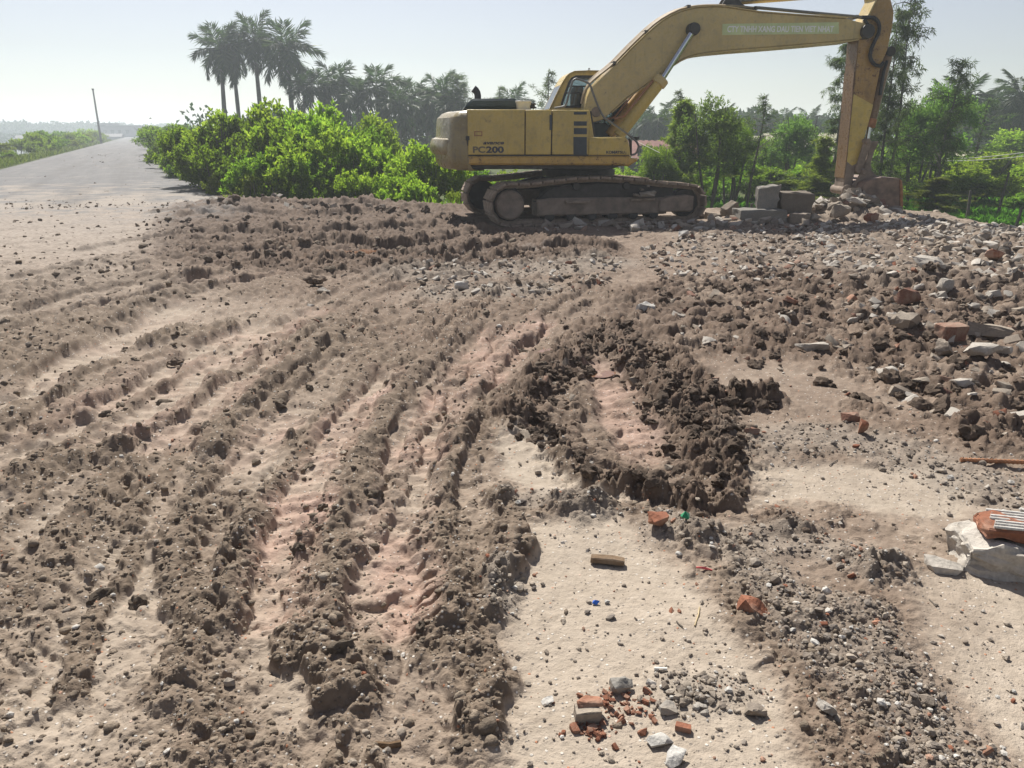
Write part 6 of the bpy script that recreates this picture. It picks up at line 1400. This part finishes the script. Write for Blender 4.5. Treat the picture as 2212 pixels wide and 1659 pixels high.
# fine material: crumbs of mud and gravel
ico = bmesh.new(); bmesh.ops.create_icosphere(ico, subdivisions=1, radius=.5); IV, IF = (lambda b: (np.array([v.co[:] for v in b.verts]), np.array([[v.index for v in f.verts] for f in b.faces])))(ico); ico.free()
def fine(name, label, X, Y, S, mats, wts, seed, sink=.2, jag=.28):
    r = np.random.default_rng(seed); n = len(X)
    Z = hgt_arr(X, Y) + S * (.32 - sink)
    q = r.normal(size=(n, 4)); q /= np.linalg.norm(q, axis=1, keepdims=True); w, x, y, z = q.T
    Rm = np.stack([1 - 2 * (y * y + z * z), 2 * (x * y - z * w), 2 * (x * z + y * w), 2 * (x * y + z * w), 1 - 2 * (x * x + z * z), 2 * (y * z - x * w), 2 * (x * z - y * w), 2 * (y * z + x * w), 1 - 2 * (x * x + y * y)], 1).reshape(n, 3, 3)
    B = IV[None] * (1 + r.uniform(-jag, jag, (n, len(IV), 1))) * (S[:, None] * r.uniform(.65, 1.25, (n, 3)))[:, None, :]
    V = np.einsum('nij,nkj->nki', Rm, B); V[:, :, 2] *= .75; V += np.stack([X, Y, Z], 1)[:, None, :]
    F = IF[None] + (np.arange(n) * len(IV))[:, None, None]
    me = np_mesh(name, V.reshape(-1, 3), F.reshape(-1, 3), None, 'crumbs' in name)
    for m_ in mats: me.materials.append(M[m_])
    mi = r.choice(len(mats), n, p=np.array(wts) / sum(wts)); me.polygons.foreach_set('material_index', np.repeat(mi, len(IF)).astype(np.int32)); me.update()
    tag(link(name, me), label, kind='stuff')
rf = np.random.default_rng(42)
def ground_samples(n, dens, dmax, pw=1.0):
    """random places seen by the viewer, more where dens is high; evenly spread in the picture rather than on the ground"""
    out = []; tot = 0
    while tot < n:
        u = rf.uniform(-60, 2270, 60000); v = VC - FPX * np.tan(np.arctan((VC - rf.uniform(460, 1720, 60000)) / FPX)); a = (u - UC) / FPX; b = (VC - v) / FPX
        dy, dz = COSP + b * SINP, -SINP + b * COSP; t = -CAM_H / dz; x, y = a * t, dy * t
        k = (np.hypot(x, y) < dmax) & (rf.uniform(0, 1, len(x)) < field(dens, x, y)); out.append(np.stack([x[k], y[k]], 1)); tot += k.sum()
    return np.concatenate(out)[:n]
dn = np.clip(.03 + .55 * ridge + .45 * rough + .5 * Zfar + .15 * noiseB - .7 * Zsm, .004, 1)
P = ground_samples(17000, dn, 19); Dp = np.hypot(*P.T); S = (.004 + .011 * rf.gamma(1.1, .5, len(P))) * (.7 + Dp * .17); wet = field(moist, *P.T) + .3 * field(Zbrown.astype(np.float32), *P.T) > .42
fine('mud_crumbs', 'crumbs of dry grey mud strewn over the ruts', P[~wet, 0], P[~wet, 1], np.clip(S[~wet], .005, .09), [KY, 'concrete_dusty', 'gravel_white'], [10, .5, .2], 1, .35)
fine('dark_crumbs', 'crumbs of dark moist soil round the deep rut and in the churned ground', P[wet, 0], P[wet, 1], np.clip(S[wet], .006, .12), [KD, 'concrete_dusty', 'gravel_white', BD], [10, .5, .12, .15], 2, .35)
dn = np.clip(grav * 1.2 + .035 + .05 * Zsm, 0, 1) * (1 - Zfar)
P = ground_samples(6500, dn, 11); Dp = np.hypot(*P.T); S = (.0035 + .0085 * rf.gamma(1.0, .6, len(P))) * (.75 + Dp * .14)
fine('gravel', 'grey and white gravel with brick crumbs strewn over the sand', P[:, 0], P[:, 1], np.clip(S, .004, .06), ['gravel_mix', 'gravel_white', BO, 'concrete_dusty'], [6, 1.2, .5, 5], 3, .12)

rd = np.random.default_rng(12); n = 650
a = 17 + 50 * rd.uniform(0, 1, n) ** 2.2; b = rd.normal(.3, 1.5, n); b = np.clip(b, -3.8, 3.8); kk = math.hypot(1, ROAD_K); X = ROAD_C + ROAD_K * a + b / kk; Y = a - ROAD_K / kk * b; S = np.clip(.015 + .028 * rd.gamma(1.0, .6, n), .015, .10) * (.8 + a / 80)
_h0 = hgt_arr; hgt_arr = lambda x, y: np.maximum(_h0(x, y), np.where(np.hypot(x, y) > 14, .02, -9))
fine('road_dirt', 'dried mud crumbs and litter strewn on the road', X, Y, S, [KY, KD, 'concrete_pale'], [6, 3, .25], 6, .32, .35)
hgt_arr = _h0
# ------------------------------------------------------------------ single pieces one can point to
def piece(name, label, cat, u, v, dims, mat, seed=1, rz=0.0, tilt=(0, 0), n=16, amp=.02, cuts=2, freq=9, sink=.08, z=None, smooth=32, group=None):
    x, y = gpt(u, v)
    if name == 'boulder':
        me = ST['clod_dark'][seed % 8].copy(); me.name = name; me.transform(Matrix.Diagonal((dims[0] * .9, dims[1] * 1.0, dims[2] * 1.0, 1)))
    else:
        bm = hull(seed, dims, n, .8)
        if amp: rockify(bm, seed, amp, cuts, freq)
        me = bm_mesh(bm, name, mat, smooth)
    zz = hgt(x, y) if z is None else z
    o = link(name, me); o.location = (x, y, zz + dims[2] * (.5 - sink)); o.rotation_euler = (tilt[0], tilt[1], rz); return tag(o, label, cat, group)
def block(name, label, cat, u, v, dims, mat, seed=1, rz=0.0, tilt=(0, 0), amp=.012, z=None, sink=.05, taper=.06):
    x, y = gpt(u, v); r = random.Random(seed); bm = bmesh.new(); bmesh.ops.create_cube(bm, size=1)
    for w in bm.verts: w.co = Vector((w.co.x * dims[0] * r.uniform(1 - taper * 2, 1), w.co.y * dims[1] * r.uniform(1 - taper * 2, 1), w.co.z * dims[2] * r.uniform(1 - taper, 1)))
    bmesh.ops.bevel(bm, geom=bm.edges[:], offset=min(dims) * .05, segments=1, affect='EDGES'); rockify(bm, seed, amp, 4, 7)
    me = bm_mesh(bm, name, mat, 35); zz = hgt(x, y) if z is None else z
    o = link(name, me); o.location = (x, y, zz + dims[2] * (.5 - sink)); o.rotation_euler = (tilt[0], tilt[1], rz); return tag(o, label, cat)
stone_mat('concrete_grey', (.25, .235, .21), (.33, .31, .28), dusty=.45)
stone_mat('slab_brown', (.20, .165, .13), (.26, .215, .17), dusty=.3)
xs, ys = gpt(1640, 487); zg = hgt(xs, ys)
block('concrete_slab', 'pale slab lying flat under the upright grey block beside the track', 'slab', 1640, 487, (.92, .50, .24), 'concrete_grey', 11, .05, z=zg, taper=.08, amp=.028)
block('concrete_block', 'upright grey concrete block standing on the flat slab', 'block', 1652, 484, (.48, .36, .44), 'concrete_grey', 12, -.25, (.05, -.08), z=zg + .20, taper=.20, amp=.045)
sb = block('concrete_slab', 'thick brown slab with a rough dark top leaning beside the upright block', 'slab', 1708, 483, (.68, .44, .38), 'slab_brown', 13, .12, (0, .04), amp=.035, taper=.10, z=zg + .14)
block('wall_fragment', 'tilted chunk of perforated brickwork at the right end of the near track', 'rubble', 1575, 478, (.32, .24, .22), 'slab_brown', 14, .5, (.1, -.45), z=zg + .05, taper=.16, amp=.03)
block('concrete_chunk', 'chunk propping the brown slab from below', 'rubble', 1725, 489, (.30, .30, .18), 'concrete_dusty', 15, .9, z=zg)
piece('concrete_chunk', 'long pale slab-like stone on the crest of the heap below the bucket pin', 'stone', 1846, 478, (.42, .22, .14), 'concrete_pale', 16, -.35, (0, .45), z=.30)
piece('concrete_chunk', 'large rounded tan boulder on the left slope of the heap', 'stone', 1812, 484, (.36, .30, .26), 'concrete_dusty', 17, .3, z=.12)
piece('brick_fragment', 'orange-red broken brick lump at the foot of the heap', 'brick', 1878, 493, (.24, .2, .2), 'brick_orange', 18, .3, z=.10)
piece('concrete_chunk', 'large pale angular slab in the rubble at the right', 'slab', 2005, 604, (.40, .30, .15), 'concrete_pale', 19, .1, (.05, 0))
piece('brick_fragment', 'broken brick with grooves standing out orange at the right of the rubble', 'brick', 2140, 585, (.26, .16, .12), 'brick_orange', 20, .5, (0, .3))
piece('concrete_chunk', 'flat pale stone lying at the front edge of the dark churned soil', 'slab', 1756, 764, (.27, .16, .07), 'concrete_pale', 21, .1)
piece('concrete_chunk', 'brownish boulder half buried in the dark soil at the right', 'stone', 1958, 730, (.26, .2, .15), 'concrete_dusty', 22, .4)
block('brick_lump', 'mortared brick lump with a red side in the dark soil at the right', 'brick', 2048, 748, (.22, .14, .13), 'brick_dull', 23, .15)
piece('concrete_chunk', 'broad broken slab with brick bits near the right edge', 'slab', 2130, 745, (.32, .22, .12), 'concrete_dusty', 24, -.2, (.1, .12))
piece('concrete_chunk', 'cream stone slab in front of the mortared brick lump', 'slab', 2118, 782, (.30, .20, .10), 'concrete_pale', 25, .2)
piece('concrete_chunk', 'angular tan stone in front of the dark soil at the right', 'stone', 2032, 778, (.14, .12, .11), 'concrete_dusty', 26, .9)
piece('concrete_chunk', 'pair of brown stones leaning together in the middle of the dark soil', 'stone', 1955, 668, (.22, .17, .17), 'brick_dull', 27, .2)
piece('concrete_chunk', 'orange-and-cream angular stone behind the brown pair', 'stone', 2035, 655, (.18, .15, .15), 'concrete_pale', 28, .2)
piece('boulder', 'dark pointed rock lying alone among the tyre ridges', 'rock', 683, 626, (.27, .2, .155), 'clod_dark', 29, .2, amp=.02, sink=.04)
piece('rubble_stone', 'pale flat chip right under the dark pointed rock', 'stone', 700, 640, (.15, .08, .05), 'concrete_pale', 30, .2)
piece('boulder', 'dark rounded lump on the long tyre ridge at the left', 'rock', 380, 788, (.12, .10, .09), 'clod_dark', 31, .4)
piece('rubble_stone', 'bright white stone in the debris patch', 'stone', 996, 632, (.15, .10, .09), 'gravel_white', 32, .3)
piece('rubble_stone', 'white crumpled stone on the churned soil right of the ridge', 'stone', 1392, 680, (.20, .12, .10), 'gravel_white', 33, .3)
piece('rubble_stone', 'white flat stone before the near track', 'stone', 1475, 520, (.18, .12, .10), 'gravel_white', 34, .3)
# nearer pieces
piece('concrete_slab', 'flat pale grey slab lying on the sand beside the tiled chunk', 'slab', 2034, 1240, (.175, .085, .05), 'concrete_pale', 41, -.45, (.1, .15), amp=.006, freq=20)
piece('brick_fragment', 'rounded orange-brown stone in the gravel', 'brick', 1622, 1345, (.105, .075, .06), 'brick_orange', 42, -.6, amp=.006, freq=20)
piece('brick_fragment', 'orange brick lump with a pale side below the muddy rim', 'brick', 1420, 1158, (.085, .075, .06), 'brick_orange', 43, .2, amp=.006, freq=20)
piece('brick_fragment', 'upright sliver of red brick in the gravel below the dark soil', 'brick', 1860, 940, (.06, .04, .09), 'brick_orange', 44, .2, (.3, 0), amp=.003, freq=20)
piece('brick_fragment', 'half brick lying in the gravel at mid right', 'brick', 1832, 920, (.11, .06, .06), 'brick_dull', 45, .1, amp=.003, freq=20)
block('brick_fragment', 'small orange brick lying alone on the sand at the bottom', 'brick', 1475, 1588, (.045, .022, .018), 'brick_orange', 46, -.3, amp=.002)
block('brick', 'mortared brick lump with a grey face beside the crushed bricks', 'brick', 1266, 1556, (.085, .055, .040), 'concrete_dusty', 47, .15, amp=.007, taper=.12)
bt = piece('brick_fragment', 'orange brick crust lying on top of the mortared lump', 'brick', 1272, 1545, (.08, .045, .018), 'brick_orange', 48, .15, amp=.003, freq=30, z=hgt(*gpt(1268, 1556)) + .034)
piece('rubble_stone', 'pale blue-grey stone above the crushed bricks', 'stone', 1342, 1496, (.075, .055, .045), 'concrete_grey', 49, .3, amp=.004, freq=25)
piece('rubble_stone', 'white flat stone at the bottom of the sand', 'stone', 1422, 1612, (.065, .05, .025), 'gravel_white', 50, .5, amp=.003, freq=25)
piece('rubble_stone', 'white stone at the very bottom edge of the sand', 'stone', 1452, 1655, (.075, .05, .03), 'gravel_white', 51, .9, amp=.003, freq=25)
piece('rubble_stone', 'small white stone alone left of the crushed bricks', 'stone', 1182, 1520, (.045, .03, .02), 'gravel_white', 52, .1, amp=.002, freq=25)
piece('rubble_stone', 'blue-grey flat stone right of the crushed bricks', 'stone', 1442, 1545, (.06, .05, .025), 'concrete_grey', 53, .1, amp=.003, freq=25)
piece('rubble_stone', 'rough brown stone casting a shadow on the sand at the lower right', 'stone', 1630, 1550, (.07, .045, .04), 'concrete_dusty', 54, .1, amp=.006, freq=25)
piece('rubble_stone', 'pale round stone among gravel at the lower right', 'stone', 1782, 1570, (.055, .05, .045), 'concrete_pale', 55, .1, amp=.004, freq=25)
rs2 = random.Random(9)
for q in range(110):
    u, v = (rs2.gauss(1335, 48), rs2.gauss(1535, 26)) if q % 3 else (rs2.gauss(1285, 30), rs2.gauss(1588, 14)); s = .009 + .026 * rs2.random() ** 2
    x, y = gpt(u, v); o = link('brick_fragment', ST['brick_orange'][q % 6]); o.location = (x, y, hgt(x, y) + s * .16); o.rotation_euler = (rs2.gauss(0, .4), rs2.gauss(0, .4), rs2.uniform(0, 6)); o.scale = (s, s, s)
    tag(o, 'crushed orange brick piece in the small heap on the sand', 'brick', 'crushed bricks heaped on the sand')
for q in range(44):
    u, v = rs2.gauss(1500, 34), rs2.gauss(1515, 22); s = rs2.uniform(.012, .034)
    x, y = gpt(u, v); o = link('rubble_stone', ST['concrete_dusty' if q % 3 else 'concrete_pale'][q % 9]); o.location = (x, y, hgt(x, y) + s * .2); o.rotation_euler = (0, rs2.gauss(0, .4), rs2.uniform(0, 6)); o.scale = (s, s, s)
    tag(o, 'grey pebble in the small heap right of the crushed bricks', 'stone', 'grey pebbles heaped beside the crushed bricks')
for i, (f_, l_, s, z_) in enumerate(((.66, -1.40, .20, .50), (.84, -1.41, .26, .52), (.95, -1.40, .17, .54), (.72, -1.41, .15, .60), (.60, -1.40, .12, .52), (.86, -1.40, .12, .66))):
    p = U(f_, l_, z_); x, y = EXC_X + p[0] * ca_ - p[1] * sa_, EXC_Y + p[0] * sa_ + p[1] * ca_
    o = link('rubble_stone', ST['concrete_dusty'][i]); o.location = (x, y, z_); o.scale = (s, s * .7, s * .75); o.rotation_euler = (0, 0, .3 * i); tag(o, 'grey stone caught on the ledge of the near track frame', 'stone', 'stones caught on the track frame')
# chunk of tiled concrete at the right edge
x, y = gpt(2178, 1228); zg = hgt(x, y); o = empty('tiled_concrete_chunk', (x, y, zg - .01), -.25); o.scale = (1.12, 1.12, 1.3); tag(o, 'large concrete chunk topped with grooved orange and white tile at the right edge', 'rubble')
r = random.Random(3); bm = bmesh.new(); bmesh.ops.create_cube(bm, size=1)
for w in bm.verts: w.co = Vector((w.co.x * .36 + (.02 if w.co.z > 0 else -.01), w.co.y * .20, (w.co.z + .5) * .115 - (.02 if w.co.x < 0 else 0)))
bmesh.ops.bevel(bm, geom=bm.edges[:], offset=.012, segments=1, affect='EDGES'); rockify(bm, 3, .035, 7, 9); link('concrete_body', bm_mesh(bm, 'concrete_body', 'concrete_pale', 35), o)
bm = bmesh.new(); bmesh.ops.create_cube(bm, size=1)
for w in bm.verts: w.co = Vector((w.co.x * .27 + .03, w.co.y * .15 + .02, w.co.z * .034 + .128))
bmesh.ops.bevel(bm, geom=bm.edges[:], offset=.006, segments=1, affect='EDGES'); rockify(bm, 5, .016, 5, 14); tl = link('brick_layer', bm_mesh(bm, 'brick_layer', 'brick_orange', 35), o)
for q in range(7): MB().box((.035 + .002 * q, -.042 + q * .021, .148), (.24 - .012 * (q % 3), .014, .008), .003).build('tile_rib', M['gravel_white'], tl)
# wood, rebar, litter
def stick(name, label, cat, pts, r0, mat, n=7, lift=.5):
    P3_ = []
    for u, v in pts: x, y = gpt(u, v); P3_.append((x, y, hgt(x, y) + r0 * lift))
    zz = max(p[2] for p in P3_[::max(1, len(P3_) - 1)]); 
    return tag(MB().tube(P3_, r0, n).build(name, M[mat], None, 50), label, cat)
x, y = gpt(1312, 1222); tag(MB().prism([(-.065, -.010), (.062, -.012), (.064, .008), (.02, .014), (-.062, .012)], -.018, .018, .004).build('wood_block', M['wood_old'], None, 40, loc=(x, y, hgt(x, y) + .016), rot=(0, .03, -.12)), 'short piece of old brown timber on the sand', 'wood')
stick('stick', 'short bleached stick lying beside the thick tyre ridge', 'stick', [(810, 1603), (840, 1605), (866, 1600)], .009, 'wood_old')
x0_, y0_ = gpt(2072, 1006); x1_, y1_ = gpt(2330, 1016); z_ = max(hgt(x0_, y0_), hgt(x1_, y1_)) + .014
m = MB(); m.tube([(x0_, y0_, z_), (x1_, y1_, z_)], .010, 8)
RB = m.build('rebar', M['edge_rust']); tag(RB, 'rusty ribbed steel bar lying at the right edge', 'rebar')
m = MB(); d_ = Vector((x1_ - x0_, y1_ - y0_, 0)); L_ = d_.length; d_.normalize()
for q in range(int(L_ / .02)): p = Vector((x0_, y0_, z_)) + d_ * (.02 * q + .005); m.tube([p, p + d_ * .005], .0125, 8)
rbp = m.build('rib', M['edge_rust'], RB); rbp['kind'] = 'stuff'
plain('plastic_blue', (.03, .12, .50), .4, 0, .1, 9, 0); plain('plastic_green', (.02, .25, .10), .2, 0, .15, 9, 0); plain('plastic_pink', (.62, .10, .10), .5, 0, .15, 9, 0); plain('cloth_red', (.34, .03, .05), .8, 0, .25, 9, .2); plain('dry_straw', (.42, .33, .19), .8, 0, .2, 9, .1)
def scrap(name, label, cat, u, v, pts, mat, h=.01, rz=0):
    x, y = gpt(u, v); zz = hgt(x, y) + .004; n = len(pts); r = random.Random(int(u))
    vs = [(px, py, zz * 0 + r.uniform(.2, 1) * h) for px, py in pts]; c = (sum(p[0] for p in pts) / n, sum(p[1] for p in pts) / n, h * 1.3)
    me = bpy.data.meshes.new(name); me.from_pydata(vs + [c] + [(a, b, e - .003) for a, b, e in vs] + [(c[0], c[1], c[2] - .003)], [], [(i, (i + 1) % n, n) for i in range(n)] + [(n + 1 + (i + 1) % n, n + 1 + i, 2 * n + 1) for i in range(n)] + [(i, n + 1 + i, n + 1 + (i + 1) % n, (i + 1) % n) for i in range(n)]); me.materials.append(M[mat])
    o = link(name, me); o.location = (x, y, zz); o.rotation_euler = (0, 0, rz); return tag(o, label, cat)
scrap('plastic_scrap', 'tiny blue plastic scrap on the bare sand', 'litter', 1286, 1311, [(-.012, -.006), (.004, -.010), (.014, .0), (.002, .009), (-.008, .010)], 'plastic_blue')
scrap('plastic_shard', 'green plastic bottle shard in the gravel by the dark clod', 'litter', 1478, 1156, [(-.018, -.012), (.014, -.014), (.018, .012), (-.004, .022), (-.020, .010)], 'plastic_green', .03)
scrap('plastic_strip', 'short pink plastic strip at the edge of the gravel', 'litter', 1520, 1251, [(-.03, .008), (-.026, .014), (.028, -.004), (.024, -.012)], 'plastic_pink', .008)
scrap('red_cloth', 'strip of red cloth lying across the end of the asphalt', 'litter', 369, 409, [(-.30, -.02), (-.1, -.06), (.1, -.03), (.32, -.05), (.30, .06), (.05, .05), (-.15, .03), (-.28, .05)], 'cloth_red', .05)
scrap('plastic_bag', 'pale plastic bag caught at the foot of the roadside bush', 'litter', 412, 397, [(-.15, -.1), (.05, -.13), (.2, .0), (.1, .12), (-.1, .1)], 'white_plastic', .22)
scrap('board_scrap', 'pale board scrap under the plastic bag by the roadside bush', 'litter', 428, 404, [(-.3, -.05), (.3, -.1), (.34, .0), (-.25, .06)], 'concrete_pale', .04)
stick('plastic_tube', 'short white plastic tube on the sand', 'litter', [(1412, 1457), (1440, 1458)], .006, 'white_plastic', 8, .9)
stick('straw', 'dry straw stalk lying on the gravel edge', 'straw', [(1500, 1362), (1508, 1338), (1510, 1322)], .003, 'dry_straw', 5, 1.2)
for q in range(26):
    u, v = rs2.choice(((rs2.uniform(60, 1050), rs2.uniform(1000, 1640)), (rs2.uniform(1450, 2150), rs2.uniform(980, 1640)))); a = rs2.uniform(0, 3.14); L_ = rs2.uniform(10, 34)
    stick('twig', 'thin dry twig lying on the trampled ground', 'twig', [(u, v), (u + L_ * .5 * math.cos(a) + rs2.uniform(-3, 3), v + L_ * .3 * math.sin(a)), (u + L_ * math.cos(a), v + L_ * .6 * math.sin(a))], rs2.uniform(.0012, .0026), 'bark', 5, 1.5)['group'] = 'dry twigs strewn on the ground'

# ------------------------------------------------------------------ say which one, where a row can be counted
ORD = 'first second third fourth fifth sixth seventh eighth ninth tenth eleventh twelfth thirteenth fourteenth fifteenth sixteenth seventeenth eighteenth nineteenth twentieth'.split()
def count_row(group, test, fmt):
    L_ = [o for o in sc.objects if o.parent is None and o.get('group') == group and test(o)]
    L_.sort(key=lambda o: o.location.x / max(o.location.y, 1))
    for q, o in enumerate(L_):
        if q < len(ORD): o['label'] = fmt % ORD[q]
plain_ = lambda o: o['label'] == BL
count_row(G1, lambda o: plain_(o) and o.location.y > 21.8, '%s leafy bush from the road in the back row of the thicket')
count_row(G1, lambda o: plain_(o) and 20.1 < o.location.y <= 21.8, '%s leafy bush from the road in the middle row of the thicket')
count_row(G1, lambda o: plain_(o) and o.location.y <= 20.1, '%s low bush from the road in the front row of the thicket')
count_row(GL, lambda o: True, '%s shorter palm from the tall palm group in the row towards the excavator')
count_row(GR, lambda o: True, '%s coconut palm from the excavator in the hazy row behind the houses')
count_row(GQ, lambda o: True, '%s coconut palm from the arm among those above the shacks')
count_row(G4, lambda o: o.location.y >= 31.5, '%s green bush from the excavator in the far row beyond the pond')
count_row(G4, lambda o: o.location.y < 31.5, '%s green bush from the excavator in the near row beyond the pond')
count_row('feathery shrubs by the pond', lambda o: True, '%s yellow-green feathery shrub from the excavator at the edge of the pond')
